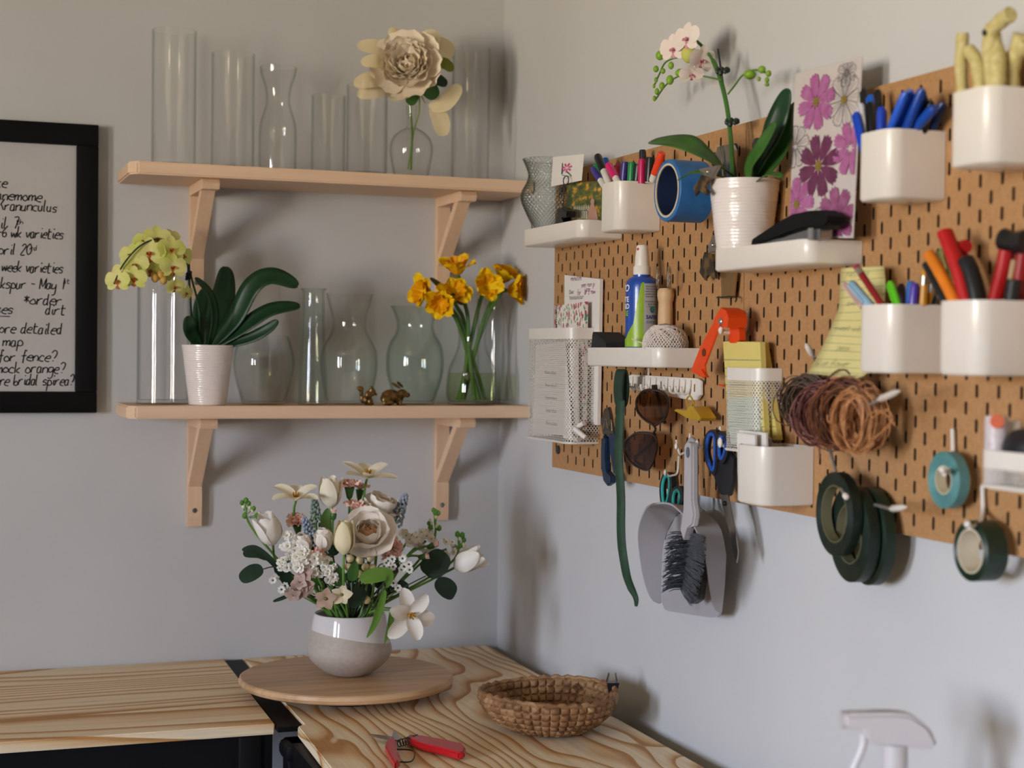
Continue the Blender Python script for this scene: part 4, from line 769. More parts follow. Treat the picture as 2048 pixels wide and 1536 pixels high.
for u, v, wpx, d, dx in ((1375, 78, 62, (-1.3, -.5, .2), -.02), (1347, 98, 54, (-1.4, -.8, -.1), -.03), (1402, 120, 56, (.2, -1.2, -.4), -.01), (1383, 148, 44, (-.5, -1.0, -1), -.02)):
    c = P(u, v, x=xo+dx); q = wpx*px(c)*1.05; mx = T(c) @ Vector(d).normalized().to_track_quat('Z', 'Y').to_matrix().to_4x4()
    a, b, l = M(), M(), M(); orchid_flower(a, b, l, mx, q); fl = O('flower', b, WO_, wo); O('sepals', a, petal_mat('#e9e2c8') if u == 1383 else WO_, fl); O('lip', l, mat('#c0608a', .5, h2='#d8a8a0', scale=200), fl)
c = P(1378, 108, x=-.08); O('opening_bud', M().ball(c, (.012, .012, .014)), petal_mat('#c9cc5c', '#dbd98a'), wo)
# stapler
xs = -.088; st = thing('stapler', 'black stapler with steel base resting on the near tray rim', 'stapler', tuple(P(1570, 478, x=xs)))
g = M(); plate(g, [(1497, 489), (1500, 478), (1548, 446), (1580, 428), (1615, 421), (1642, 420), (1655, 432), (1654, 450), (1646, 457), (1612, 459), (1575, 470), (1532, 486)], xs-.012, .026, bev=.004); O('upper_arm', g, mat('#0c0d0f', .6, spec=.2), st)
g = M(); plate(g, [(1530, 482), (1575, 465), (1612, 460), (1640, 458), (1640, 476), (1530, 488)], xs-.008, .018, bev=.001); O('magazine', g, mat('#9fa3aa', .2, metal=.9), st)
g = M(); plate(g, [(1615, 456), (1625, 456), (1625, 480), (1615, 480)], xs-.0125, .004, bev=.001); O('pin_plate', g, mat('#e6e6e8', .15, metal=1), st)
# pressed flower card in a clear sleeve
hb, hp = card('pressed_flower_print', 'tall card of pink and white pressed cosmos flowers in a clear sleeve behind the stapler', 'print', [(1591, 148), (1724, 114), (1706, 476), (1577, 476)], -.05, mat('#d2c8c2', .45, var=.02), th=.0012, dxs=(-.012, .0, -.012, -.03))
def cosmos(c0, sz, n, mt, ph=0, outline=False, half=None, nm='flower_print'):
    g = M(); ar = 2.6*.5
    def Q(a, b): return bil(hp, min(.985, max(.015, c0[0]+a)), min(.985, max(.01, c0[1]+b*.60)), -.0012)
    for i in range(n):
        a = 2*PI*i/n+ph; d = (math.cos(a)*.9, math.sin(a)*.9); e = (-d[1]*.98, d[0]*.98); o = [(.03, 0), (.1, .045), (.2, .075), (.29, .07), (.275, .045), (.31, .02), (.285, 0), (.31, -.025), (.275, -.045), (.285, -.07), (.2, -.075), (.1, -.04)]
        pts = [Q((d[0]*r_+e[0]*w_)*sz, (d[1]*r_+e[1]*w_)*sz) for r_, w_ in o]
        if outline:
            for A, B in zip(pts, pts[1:]+pts[:1]): g.tube([A, B], .00028, 3, cap=False)
            for w_ in (-.02, .02): g.tube([Q((d[0]*.06+e[0]*w_*.4)*sz, (d[1]*.06+e[1]*w_*.4)*sz), Q((d[0]*.26+e[0]*w_)*sz, (d[1]*.26+e[1]*w_)*sz)], .0002, 3, cap=False)
        else: g.add(pts, [tuple(range(len(pts)))])
    f = O(nm, g, mt, hb, smooth=False)
    if half is None: O('centre_print', M().add([Q(.045*math.cos(t_)*sz, .045*math.sin(t_)*sz)+Vector((-.0004, 0, 0)) for t_ in [2*PI*i/12 for i in range(12)]], [tuple(range(12))]), mat('#9a8030', .6, h2='#6f5a20', scale=400), f, smooth=False)
PKC, DKP, LINE = mat('#a8508a', .55, h2='#b874a4', scale=90), mat('#5a1a3e', .55, h2='#74305a', scale=90), mat('#4a4a52', .6)
cosmos((.36, .80), 1.05, 8, PKC, .2); cosmos((.44, .42), 1.15, 8, DKP, .3); cosmos((.12, .20), 1.0, 8, PKC, .1); cosmos((.90, .50), .95, 8, PKC, .35, half=1); cosmos((.74, .12), 1.05, 8, mat('#8a3f70', .55, h2='#a8668c', scale=90), .2, half=1)
cosmos((.78, .78), .95, 9, LINE, .1, outline=True); cosmos((.06, .55), .8, 9, LINE, .3, outline=True, half=1); cosmos((.5, .08), .6, 8, LINE, .3, outline=True, half=1); cosmos((.8, .93), .5, 8, LINE, .3, outline=True, half=1)
g = M(); g.add([bil(hp, a, b_, -.0022) for a, b_ in ((-.03, -.01), (1.06, -.01), (1.04, 1.005), (-.02, 1.005))], [(0, 1, 2, 3)]); O('sleeve', g, glass('#fbfbfc', '#e2e6ec', .12, 1.45), hb, smooth=False)
# ---------------------------------------------------------------- middle tray: spray bottle, twine, eraser
xb = -.062; c = P(1282, 690, x=xb); s = px(c); z0_ = 1.4008; zz = lambda v: P(1282, v, x=xb).z
sb = thing('spray_bottle', 'blue and green board cleaner spray bottle with white nozzle on the middle tray', 'bottle', (xb, c.y, z0_)); mx = T(xb, c.y, 0)
O('bottle_body', M().lathe([(0, z0_), (30*s, z0_), (32*s, z0_+.003), (32*s, zz(575)), (31*s, zz(564)), (26*s, zz(557)), (18*s, zz(554)), (18*s, zz(550)), (0, zz(550))], 48, mx), mat('#1d49a4', .3, coat=.4), sb)
O('collar', M().lathe([(0, zz(556)), (17.5*s, zz(556)), (17.5*s, zz(535)), (15.5*s, zz(532)), (0, zz(532))], 40, mx, lambda a, z, j: 1+.012*math.cos(a*36)), PLAS, sb)
O('nozzle_head', M().lathe([(0, zz(534)), (15*s, zz(533)), (14*s, zz(515)), (12*s, zz(500)), (11.5*s, zz(493)), (10*s, zz(491)), (0, zz(491))], 32, mx), PLAS, sb)
Rb = 32.3*s; vd = math.atan2(CAM.y-c.y, CAM.x-xb)     # azimuth facing the room
def cylp(a, z, r=Rb): return Vector((xb+r*math.cos(vd+a), c.y+r*math.sin(vd+a), z))
def band(a0, a1, z0, z1, r, n=10): 
    g = M(); f0 = z0 if callable(z0) else (lambda t: z0); f1 = z1 if callable(z1) else (lambda t: z1)
    for i in range(n+1): t = i/n; a = a0+(a1-a0)*t; g.v += [cylp(a, f0(t), r), cylp(a, f1(t), r)]
    g.f += [(2*i, 2*i+2, 2*i+3, 2*i+1) for i in range(n)]; return g
O('green_swoosh', band(-1.6, 1.5, lambda t: zz(694), lambda t: zz(678 if t < .13 else (678-(t-.13)/.22*30 if t < .35 else (648-(t-.35)/.15*80 if t < .5 else 568))), Rb+.0002, 40), mat('#8fb02c', .35), sb, label='lime green swoosh on the label')
O('grey_panel', band(.15, 1.35, lambda t: zz(668)-.0, zz(568), Rb+.0004, 14), mat('#a9a8aa', .4), sb, label='grey text panel of the label'); O('green_edge', band(.02, .15, zz(655), zz(566), Rb+.0004, 3), mat('#8fb02c', .35), sb)
def ctext(body, a, v, size, mt, nm, r=Rb+.0007, shear=0):
    vs, fs = text_mesh(body, size, lambda x_, y_: cylp(a+x_/Rb, zz(v)+y_, r), shear, off=.0003 if size > .008 else 0); O(nm, M().add(vs, fs), mt, sb, smooth=False)
WT = mat('#e8e8ec', .4)
ctext('EXPO', -1.62, 578, .016, WT, 'lettering', shear=.2); ctext('WHITE', -1.55, 600, .0115, WT, 'lettering'); ctext('BOARD', -1.55, 614, .0115, WT, 'lettering'); ctext('CARE', -1.45, 628, .0115, mat('#8fb02c', .4), 'lettering')
ctext('SAFER', .72, 635, .0085, mat('#22408c', .4), 'lettering'); ctext('CHOICE', .72, 645, .006, mat('#22408c', .4), 'lettering')
TX = mat('#44464c', .5); g = M()
for i, ln in enumerate(('Erases and cleans', 'dry erase boards', 'safely removes ink', 'grease and marks', 'wipe with a cloth', '', 'Directions for use', '1. Spray on board', '2. Wipe it clean')):
    if ln: vs, fs = text_mesh(ln, .0036, lambda x_, y_, i=i: cylp(.72+x_/Rb, zz(574+i*5)+y_, Rb+.0007)); g.add(vs, fs)
O('small_print', g, TX, sb, smooth=False)
g = M(); g.add([cylp(.72+math.cos(a)*.19, zz(620)+math.sin(a)*.0055, Rb+.0008) for a in [2*PI*i/20 for i in range(20)]], [tuple(range(20))]); O('round_emblem', g, mat('#2f8a4a', .4, h2='#2a58a8', scale=200), sb)
g = M().ball(P(1284, 499, x=xb)+Vector((-.0085, -.004, 0)), .0024); O('orifice', g, mat('#c2334a', .4), sb)
# twine ball
tx_ = -.062; tcc = P(1331, 664, x=tx_); R = 45*px(tcc); zc = z0_+R*.97; g = M(); gb = thing('twine_ball', 'ball of white cotton twine on the middle tray', 'twine', (tx_, tcc.y, z0_))
O('core', M().ball((tx_, tcc.y, zc), (R*.955, R*.955, R*.93), n=3), mat('#a2968e', .8), gb)
for k in range(44):
    sg_ = 1 if k % 2 else -1; a = 2*PI*k/44; rot = RZ(a) @ RX(sg_*(.95+.10*math.sin(k*2.1))); pts = []
    for i in range(30): t = 2*PI*i/30; v = rot @ Vector((math.cos(t), math.sin(t), 0)); pts.append((tx_+v.x*R*(1+.006*sg_), tcc.y+v.y*R*(1+.006*sg_), zc+v.z*R*.96))
    g.tube(pts, .00115, 5, closed=True)
O('windings', g, mat('#e2d8d0', .8, h2='#cfc2b8', scale=300), gb); O('loose_end', M().tube(pth([(1300, 690), (1278, 684), (1264, 678)], -.09), .001, 6), mat('#e2d8d0', .8), gb)
er = thing('board_eraser', 'black felt whiteboard eraser lying left of the spray bottle', 'eraser', tuple(P(1210, 693, x=-.06)))
ye = -.728; mx = T(-.06, ye, z0_+.001) @ RY(.0)
O('block', M().add([(x_, y_, z_) for x_, y_, z_ in ((-.029, -.055, 0), (.027, -.055, 0), (.027, .026, 0), (-.029, .026, 0), (-.026, -.035, .034), (.024, -.035, .034), (.024, .022, .052), (-.026, .022, .052))], [(0, 1, 2, 3), (4, 5, 6, 7), (0, 1, 5, 4), (1, 2, 6, 5), (2, 3, 7, 6), (3, 0, 4, 7)], mx), mat('#232427', .6, bump=.3, scale=300), er, smooth=False)
O('felt_pad', M().add([(-.0255, -.034, .0345), (.0235, -.034, .0345), (.0235, .021, .0520), (-.0255, .021, .0520), (-.0255, -.034, .037), (.0235, -.034, .037), (.0235, .021, .0545), (-.0255, .021, .0545)], [(0, 1, 2, 3), (4, 5, 6, 7), (0, 1, 5, 4), (1, 2, 6, 5), (2, 3, 7, 6), (3, 0, 4, 7)], mx), mat('#2c2c2e', .9, bump=.6, scale=500), er, smooth=False)
# turned wooden handle and steel rings
xh = -.036; hd = thing('wooden_handle', 'turned pale wooden handle standing behind the twine ball', 'handle', tuple(P(1330, 690, x=xh))); c = P(1330, 690, x=xh); s = px(c); zz2 = lambda v: P(1330, v, x=xh).z
O('turned_grip', M().lathe([(0, z0_), (14*s, z0_), (15*s, zz2(640)), (14.5*s, zz2(618)), (14*s, zz2(605)), (15.5*s, zz2(602)), (17*s, zz2(590)), (16*s, zz2(581)), (13*s, zz2(577)), (0, zz2(576))], 32, T(xh, c.y, 0), lambda a, z, j: 1+(.02*math.cos(a*16) if j in (2, 3) else 0)), pine('#d0aa82', '#dcb890', 2), hd)
for u, lb in ((1316, 'left steel ring on its hook above the wooden handle'), (1338, 'right steel ring on its hook above the wooden handle')):
    c = P(u, 556, x=-.045); rr_ = thing('steel_ring', lb, 'ring', (c.x, c.y, c.z-.018)); n_ = 32; O('loop', M().tube([c+Vector((math.cos(t)*.007, math.cos(t)*.012, math.sin(t)*.0175)) for t in [2*PI*i/n_ for i in range(n_)]], .0017, 8, closed=True), mat('#cfcac2', .18, metal=.95), rr_)
# ---------------------------------------------------------------- papers in the mesh baskets
nb, npq = card('notepad', 'white notepad page with pink handwriting sticking up out of the large mesh basket', 'notepad', [(1129, 550), (1200, 558), (1195, 850), (1128, 845)], -.031, PAPER, th=.006)
g = M(); PINKINK = mat('#a2608c', .6)
for tx, a, b_, sz, w_ in (('minutes', .2, .965, .0042, .0042), ('see non p', .5, .93, .0040, .0040), ('you', .6, .905, .0042, .0045), ('for 8 or 2 now', .38, .875, .0042, .0036)):
    e = bil(npq, a, b_, -.0009); handwriting(g, tx, lambda x_, y_, e=e: Vector((e.x, e.y-x_*1.2, e.z+y_)), 0, 0, w_*1.5, sz*1.2, .0009)
O('handwriting', g, PINKINK, nb, smooth=False)
g = M(); vs, fs = text_mesh('Dear', .011, lambda x_, y_: bil(npq, .22, .89, -.0009)+Vector((0, -x_, y_))); g.add(vs, fs)
for k, ln in enumerate(('Thank you for your note and', 'for the flowers this week')): vs, fs = text_mesh(ln, .006, lambda x_, y_, k=k: bil(npq, .36, .862-.012*k, -.0009)+Vector((0, -x_, y_))); g.add(vs, fs)
O('printed_lines', g, mat('#5c5a62', .6), nb, smooth=False)
m, nt, b, L = nodes('floral_cover'); N = nt.nodes.new; tc = N('ShaderNodeTexCoord')
def vor(scale, thr, c1, c2, prev):
    v = N('ShaderNodeTexVoronoi'); v.inputs['Scale'].default_value = scale; mp = N('ShaderNodeMapping'); mp.inputs['Scale'].default_value = (1, 1.5, .8); mp.inputs['Location'].default_value = (scale*.01, 0, .3); L(tc.outputs['Object'], mp.inputs[0]); L(mp.outputs[0], v.inputs[0])
    mt_ = N('ShaderNodeMath'); mt_.operation = 'LESS_THAN'; mt_.inputs[1].default_value = thr; L(v.outputs['Distance'], mt_.inputs[0]); x_ = N('ShaderNodeMix'); x_.data_type = 'RGBA'; L(mt_.outputs[0], x_.inputs[0]); L(prev, x_.inputs[6]) if prev else None
    if not prev: x_.inputs[6].default_value = (*hexc(c2), 1)
    x_.inputs[7].default_value = (*hexc(c1), 1); return x_.outputs[2]
o1 = vor(120, .36, '#5b8a6c', '#e4dcd2', None); o2 = vor(75, .33, '#b84a6e', '', o1); L(o2, b.inputs['Base Color']); b.inputs['Roughness'].default_value = .5
nk, nq = card('notebook', 'floral spiral notebook in front of the notepad in the large mesh basket', 'notebook', [(1110, 612), (1170, 603), (1168, 862), (1106, 858)], -.047, m, th=.006, dxs=(-.004, 0, 0, 0))
g = M()
for i in range(14): z_ = i/14*.06; c = P(1113, 614, x=-.052)+Vector((0, .001, -z_)); g.tube([c+Vector((math.cos(t)*.003+.002, 0, math.sin(t)*.0025)) for t in [2*PI*j/10 for j in range(10)]], .0006, 5, closed=True)
O('spiral_binding', g, mat('#3a3a3e', .3, metal=.8), nk)
for k, (x_, cs, lb) in enumerate(((-.064, [(1072, 690), (1130, 684), (1144, 872), (1066, 866)], 'white printed leaflet at the front of the large mesh basket'), (-.056, [(1118, 700), (1156, 695), (1158, 872), (1128, 868)], 'cut paper strips behind the leaflet in the large mesh basket'))):
    pr_, pq_ = card('leaflet' if k == 0 else 'paper_strip', lb, 'paper', cs, x_, PAPER, th=.001); g = M()
    for i in range(13 if k else 5): b_ = .08+.06*i if k else .12+.14*i; vs, fs = text_mesh('o n e r u s a i n' if k else 'flower school', .006 if k else .010, lambda x2, y2, b_=b_: bil(pq_, .5, b_, -.0006)+Vector((0, -x2, y2))); g.add(vs, fs)
    O('printed_lines', g, mat('#6a6670', .6), pr_, smooth=False)
for i, (u, v, u2, v2) in enumerate(((1140, 862, 1168, 846), (1130, 872, 1158, 880), (1150, 858, 1172, 876))):
    a, b_ = P(u, v, x=-.066), P(u2, v2, x=-.055); q = thing('chalk_stick', 'stick of white chalk lying at the bottom of the large mesh basket', 'chalk', tuple(a.lerp(b_, .5)), group='chalk sticks in the mesh basket'); O('stick_body', M().tube([a, b_], .0045, 10), PAPER, q)
YEL = mat('#d9c873', .7, var=.02); YEL2 = mat('#d3c06a', .7, var=.02)
for k, (cs, x_, mt_, lb) in enumerate((([(1446, 683), (1520, 684), (1530, 880), (1458, 880)], -.050, YEL, 'yellow lined notepad at the front of the small mesh basket'), ([(1490, 683), (1527, 684), (1556, 880), (1500, 880)], -.036, YEL2, 'second yellow notepad leaning behind the first in the small mesh basket'),
                          ([(1454, 796), (1512, 794), (1524, 890), (1460, 888)], -.0535, mat('#bccdb6', .7), 'pale green notepad low in the small mesh basket'))):
    pr_, pq_ = card('notepad', lb, 'notepad', cs, x_, mt_, th=.008 if k < 2 else .0025)
    g = M(); [g.add([bil(pq_, 0, b_), bil(pq_, 1, b_), bil(pq_, 1, b_+.007), bil(pq_, 0, b_+.007)], [(0, 1, 2, 3)]) for b_ in [.81-.085*i for i in range(9)]]; O('ruled_lines', g, mat('#6d7a68', .7), pr_, smooth=False)
for k, (cs, x_, lb) in enumerate((([(1474, 868), (1510, 872), (1512, 985), (1476, 985)], -.088, 'folded white paper at the front of the paper container'), ([(1478, 862), (1532, 868), (1536, 980), (1482, 980)], -.076, 'white envelope behind the folded paper in the paper container'), ([(1500, 864), (1540, 878), (1542, 975), (1504, 975)], -.062, 'lilac tinted paper at the back of the paper container'))):
    pr_, pq_ = card('folded_paper', lb, 'paper', cs, x_, PAPER if k < 2 else mat('#c9c2d4', .7), th=.003)
    a, b_ = pq_[0], pq_[1]; O('fold', M().tube([a+Vector((.0015, 0, 0)), b_+Vector((.0015, 0, 0))], .0018, 8), PAPER, pr_)
# ---------------------------------------------------------------- hanging things under the trays
hr = thing('hook_rack', 'white multi-hook rack carrying the sunglasses and gold clip', 'hook rack', tuple(P(1325, 795, x=-.024)))
g = M(); plate(g, [(1256, 752), (1262, 749), (1394, 757), (1401, 762), (1401, 790), (1394, 800), (1380, 800), (1340, 793), (1256, 778)], -.028, .005, bev=.001); O('back_plate', g, PLAS, hr)
for i in range(11):
    if i == 5: continue
    u = 1264+i*11.6; v = 779+i*.9; c = P(u, v, x=-.03); O('hook', M().tube(spline([c+Vector((0, 0, .022)), c+Vector((-.002, 0, .006)), c+Vector((-.008, -.001, 0)), c+Vector((-.015, -.002, .003)), c+Vector((-.017, -.003, .011))], 5), .0022, 8), PLAS, hr)
for u, v in ((1322, 770), (1389, 776)): O('slot', M().box((-.0005, -.0015, -.006), (.0004, .0015, .006), T(P(u, v, x=-.0284))), mat('#7c5a3c', .6), hr)
LENS = glass('#b79c84', '#7a6652', .03); SGF = mat('#1c1310', .25, h2='#3a2418', scale=60)
sg = thing('sunglasses', 'pair of brown tinted sunglasses hanging sideways from the hook rack', 'sunglasses', tuple(P(1283, 940, x=-.055)))
for pxs in ([(1279, 790), (1290, 781), (1308, 780), (1325, 784), (1335, 796), (1336, 815), (1330, 836), (1316, 848), (1306, 849), (1288, 838), (1275, 822), (1273, 803)], [(1262, 873), (1275, 866), (1298, 866), (1310, 872), (1314, 890), (1310, 912), (1302, 932), (1292, 940), (1272, 932), (1256, 918), (1249, 900), (1252, 882)]):
    p = outl(pxs, -.055, 4); O('lens', M().prism(p, (.0015, 0, 0)), LENS, sg); O('frame_rim', M().tube(p, .0022, 8, closed=True), SGF, sg)
O('bridge', M().tube(pth([(1306, 849), (1311, 858), (1306, 868)], -.056), .002, 8), SGF, sg)
O('temple', M().tube(pth([(1312, 776), (1318, 800), (1322, 822), (1330, 846)], -.048), .0028, 8), SGF, sg); O('temple', M().tube(pth([(1290, 934), (1270, 918), (1300, 890), (1310, 868)], -.046), .0026, 8), SGF, sg)
O('hinge', M().box((-.004, -.004, -.006), (.004, .004, .006), T(P(1309, 777, x=-.052)), bev=.001), SGF, sg)
GOLD = mat('#dcb432', .35, metal=.55, var=.1)
gc = thing('binder_clip', 'gold spring clip hanging from the right end of the hook rack', 'clip', tuple(P(1375, 843, x=-.045)))
g = M(); plate(g, [(1347, 821), (1352, 818), (1372, 822), (1378, 812), (1386, 813), (1402, 836), (1398, 842), (1378, 838), (1366, 832)], -.060, .026, bev=.001); O('jaw', g, GOLD, gc)
O('handle', M().tube(pth([(1378, 818), (1373, 800), (1380, 792), (1386, 802), (1390, 818)], -.05), .0013, 8), GOLD, gc)
# green ribbon roll with hanging tail
GRN = mat('#23442f', .7, h2='#1b3826', scale=80); DGRN = mat('#122a1c', .5, h2='#1b3a28', scale=70)
rb = thing('ribbon_roll', 'dark green ribbon coil with a long wavy tail hanging below the pegboard', 'ribbon', tuple(P(1240, 810, x=-.075)))
g = M(); cc = P(1243, 776, x=-.075); mxr = T(cc) @ RZ(.35); n_ = 36; lo = [(math.cos(t)*.0085, math.sin(t)*.031) for t in [2*PI*i/n_ for i in range(n_)]]; li = [(a*.55, b*.86) for a, b in lo]
w_ = .010; vs = [(x_, -w_, z_) for x_, z_ in lo]+[(x_, w_, z_) for x_, z_ in lo]+[(x_, -w_, z_) for x_, z_ in li]+[(x_, w_, z_) for x_, z_ in li]; k = n_
g.add(vs, [f for i in range(n_) for f in ((i, (i+1) % k, k+(i+1) % k, k+i), (2*k+i, 3*k+i, 3*k+(i+1) % k, 2*k+(i+1) % k), (i, 2*k+i, 2*k+(i+1) % k, (i+1) % k), (k+i, k+(i+1) % k, 3*k+(i+1) % k, 3*k+i))], mxr); O('coil', g, DGRN, rb)
p = pth([(1241, 800), (1238, 850), (1238, 900), (1240, 960), (1241, 1010), (1243, 1060), (1246, 1110), (1252, 1150), (1264, 1178), (1271, 1195), (1271, 1213)], -.078, 6, dx=[-.078, -.078, -.079, -.08, -.08, -.082, -.08, -.082, -.084, -.085, -.085]); n = len(p)
wd = [.0185 if i < n*.8 else .0185-.0150*(i-n*.8)/(n*.2) for i in range(n)]; O('tail', M().ribbon([q+Vector((.001*math.sin(i*.35), 0, 0)) for i, q in enumerate(p)], wd, (.35, -1, 0)), GRN, rb, solid=.0008)
hook(1243, 772, -.07, label='white hook holding the green ribbon coil')
# wire cutter on its hook
wc = thing('pliers', 'dark blue handled pliers hanging beside the mesh basket', 'pliers', tuple(P(1215, 970, x=-.05))); NAVY = mat('#163252', .4, h2='#0f2238', scale=60)
g = M(); plate(g, [(1206, 868), (1212, 880), (1210, 905), (1212, 940), (1222, 952), (1222, 966), (1213, 972), (1206, 962), (1201, 930), (1201, 895)], -.056, .010, bev=.002); O('handle', g, NAVY, wc)
g = M(); plate(g, [(1216, 868), (1228, 866), (1234, 880), (1236, 915), (1236, 948), (1228, 950), (1222, 925), (1218, 900)], -.052, .010, bev=.002); O('handle', g, NAVY, wc)
g = M(); plate(g, [(1205, 868), (1202, 840), (1208, 818), (1216, 814), (1220, 830), (1222, 850), (1228, 866), (1218, 874)], -.052, .006, bev=.001); O('jaws', g, mat('#6c675f', .3, metal=.9), wc)
O('spring', M().tube(pth([(1206, 860), (1212, 838), (1216, 856), (1222, 840), (1224, 862)], -.057), .0012, 6), STEEL, wc)
# hook builders used along the board
hook(1211, 885, -.05, label='white hook under the pliers beside the mesh basket'); hook(1352, 905, -.045, label='empty white hook between the sunglasses and dustpan', up=.02)
def scissors(name, label, loops, inner, neck, blades, x, col, colin, screw, hk):
    r = thing(name, label, 'scissors', tuple(P(*blades[0][0], x=x)))
    for i, (lo_, li_) in enumerate(zip(loops, inner)):
        a, b = outl(lo_, x-.003*i, 5), outl(li_, x-.003*i, 5); n = len(a); t = Vector((.008, 0, 0)); g = M()
        b = [min(b, key=lambda q: (q-b[0]).length)]*0 or b; m_ = len(b); bb = [b[round(j*m_/n) % m_] for j in range(n)]
        g.add(a+[q+t for q in a]+bb+[q+t for q in bb], [f for j in range(n) for f in ((j, (j+1) % n, n+(j+1) % n, n+j), (2*n+j, 3*n+j, 3*n+(j+1) % n, 2*n+(j+1) % n), (j, 2*n+j, 2*n+(j+1) % n, (j+1) % n), (n+j, n+(j+1) % n, 3*n+(j+1) % n, 3*n+j))])
        h = O('handle', g, mat(col, .4), r); O('finger_liner', M().tube([q+Vector((.001, 0, 0)) for q in b], .0028, 8, closed=True, flat=1), mat(colin, .45), h)
    g = M(); [plate(g, n_, x+.001, .006, bev=.0015) for n_ in neck]; O('shank', g, mat(col, .4), r)
    for i, b in enumerate(blades): g = M(); plate(g, b, x+.0015+.0018*i, .0014); O('blade', g, STEEL, r)
    if screw: O('pivot_screw', M().ball(P(*screw, x=x), (.002, .004, .004)), mat('#26241f', .3, metal=.6), r)
    return r
TEAL = '#2ba79c'
scissors('scissors', 'teal and black handled scissors hanging left of the dustpan', [[(1326, 948), (1334, 944), (1341, 950), (1344, 970), (1340, 1005), (1332, 1026), (1325, 1020), (1320, 1000), (1319, 970)], [(1346, 976), (1356, 972), (1364, 980), (1364, 1005), (1354, 1025), (1346, 1026), (1340, 1015), (1341, 992)]],
         [[(1328, 956), (1335, 952), (1338, 962), (1337, 985), (1331, 1008), (1326, 1005), (1324, 975)], [(1349, 984), (1355, 981), (1359, 990), (1357, 1006), (1350, 1017), (1346, 1010), (1346, 994)]],
         [[(1324, 1015), (1336, 1018), (1352, 1020), (1345, 1045), (1334, 1066), (1327, 1074), (1326, 1045)]], [[(1328, 1074), (1335, 1064), (1352, 1110), (1360, 1150), (1350, 1130)], [(1332, 1070), (1342, 1060), (1344, 1110), (1338, 1150), (1334, 1110)]], -.034, '#131a20', TEAL, None, None)
scissors('scissors', 'large blue and black handled scissors hanging right of the dustpan', [[(1412, 868), (1420, 860), (1430, 860), (1435, 872), (1436, 900), (1434, 930), (1430, 948), (1424, 949), (1413, 930), (1407, 905), (1407, 882)], [(1433, 872), (1442, 862), (1452, 870), (1455, 890), (1454, 910), (1446, 927), (1440, 926), (1434, 910)]],
         [[(1416, 874), (1422, 868), (1428, 874), (1429, 900), (1428, 930), (1424, 940), (1416, 922), (1412, 900)], [(1438, 878), (1444, 874), (1449, 884), (1449, 900), (1443, 917), (1438, 908)]],
         [[(1422, 935), (1434, 925), (1450, 920), (1460, 905), (1468, 915), (1465, 960), (1458, 992), (1448, 992), (1438, 985)]], [[(1440, 985), (1454, 980), (1462, 1020), (1470, 1060), (1476, 1105), (1473, 1126), (1466, 1105), (1458, 1060), (1444, 1010)], [(1446, 988), (1456, 984), (1461, 1020), (1460, 1060), (1455, 1020)]], -.056, '#14161c', '#1a50b0', (1448, 1007), None)
hook(1330, 950, -.045, label='white hook holding the teal scissors'); hook(1440, 890, -.066, label='white hook holding the blue scissors', r=.0026); hook(1394, 893, -.06, label='white hook holding the dustpan and brush', r=.0022)
# dustpan and brush
GREY = mat('#a5a3a6', .45, var=.02); dp = thing('dustpan', 'grey plastic dustpan hanging mouth down below the pegboard', 'dustpan', tuple(P(1395, 1235, x=-.03)))
xd = -.035
pl = [(1366, 1022), (1350, 1035), (1334, 1065), (1326, 1100), (1323, 1160), (1323, 1205), (1328, 1218), (1336, 1222), (1420, 1235), (1435, 1234), (1442, 1222), (1447, 1170), (1450, 1110), (1440, 1060), (1420, 1035), (1400, 1020)]
g = M(); plate(g, pl, xd, .003, bev=.001); O('pan_floor', g, GREY, dp)
rimp = outl([(1323, 1205), (1323, 1160), (1326, 1100), (1334, 1065), (1350, 1035), (1366, 1022), (1400, 1020), (1420, 1035), (1440, 1060), (1450, 1110), (1447, 1170), (1442, 1222)], xd, 0); rimp = spline(rimp, 5); n = len(rimp); g = M(); vs = []
for i, q in enumerate(rimp):
    t = i/(n-1); hgt = .050*math.sin(PI*min(1, max(0, t*1.0)))**.6+.004; c = P(1386, 1130, x=xd); o = (q-c); o.x = 0; o.normalize(); vs += [q, q+Vector((-hgt, 0, 0))+o*hgt*.18, q+Vector((-hgt, 0, 0))+o*(hgt*.18+.003), q+o*.003]
g.add(vs, [(4*i+a, 4*i+(a+1) % 4, 4*i+4+(a+1) % 4, 4*i+4+a) for i in range(n-1) for a in range(4)]); O('side_wall', g, GREY, dp)
hp_ = pth([(1400, 1022), (1390, 1000), (1391, 960), (1392, 920), (1390, 890), (1384, 879), (1378, 890), (1379, 920), (1380, 960), (1382, 1000), (1380, 1022)], -.05, 6); O('handle_loop', M().tube(hp_, .0042, 10, flat=1.0), GREY, dp)
LG = mat('#b4b0b2', .4, var=.02); bs = thing('hand_brush', 'grey handled hand brush with dark bristles nested in the dustpan', 'brush', tuple(P(1385, 1210, x=-.08)))
g = M(); plate(g, [(1369, 892), (1374, 884), (1381, 886), (1384, 895), (1384, 1000), (1388, 1030), (1384, 1052), (1374, 1056), (1367, 1080), (1361, 1060), (1367, 1020), (1368, 960)], -.088, .012, bev=.003); O('handle', g, LG, bs)
O('hang_hole', M().lathe([(0, 0), (.005, 0), (.005, .001), (0, .001)], 16, T(P(1376, 905, x=-.0885)) @ RY(-PI/2) @ S(1.6, 1, 1)), mat('#5c646e', .5), bs)
g = M(); plate(g, [(1368, 1062), (1378, 1055), (1402, 1062), (1409, 1075), (1408, 1110), (1396, 1200), (1384, 1208), (1372, 1190), (1358, 1176), (1360, 1120)], -.066, .012, bev=.002); O('brush_block', g, mat('#4a4c50', .6), bs)
g = M(); rr = random.Random(3)
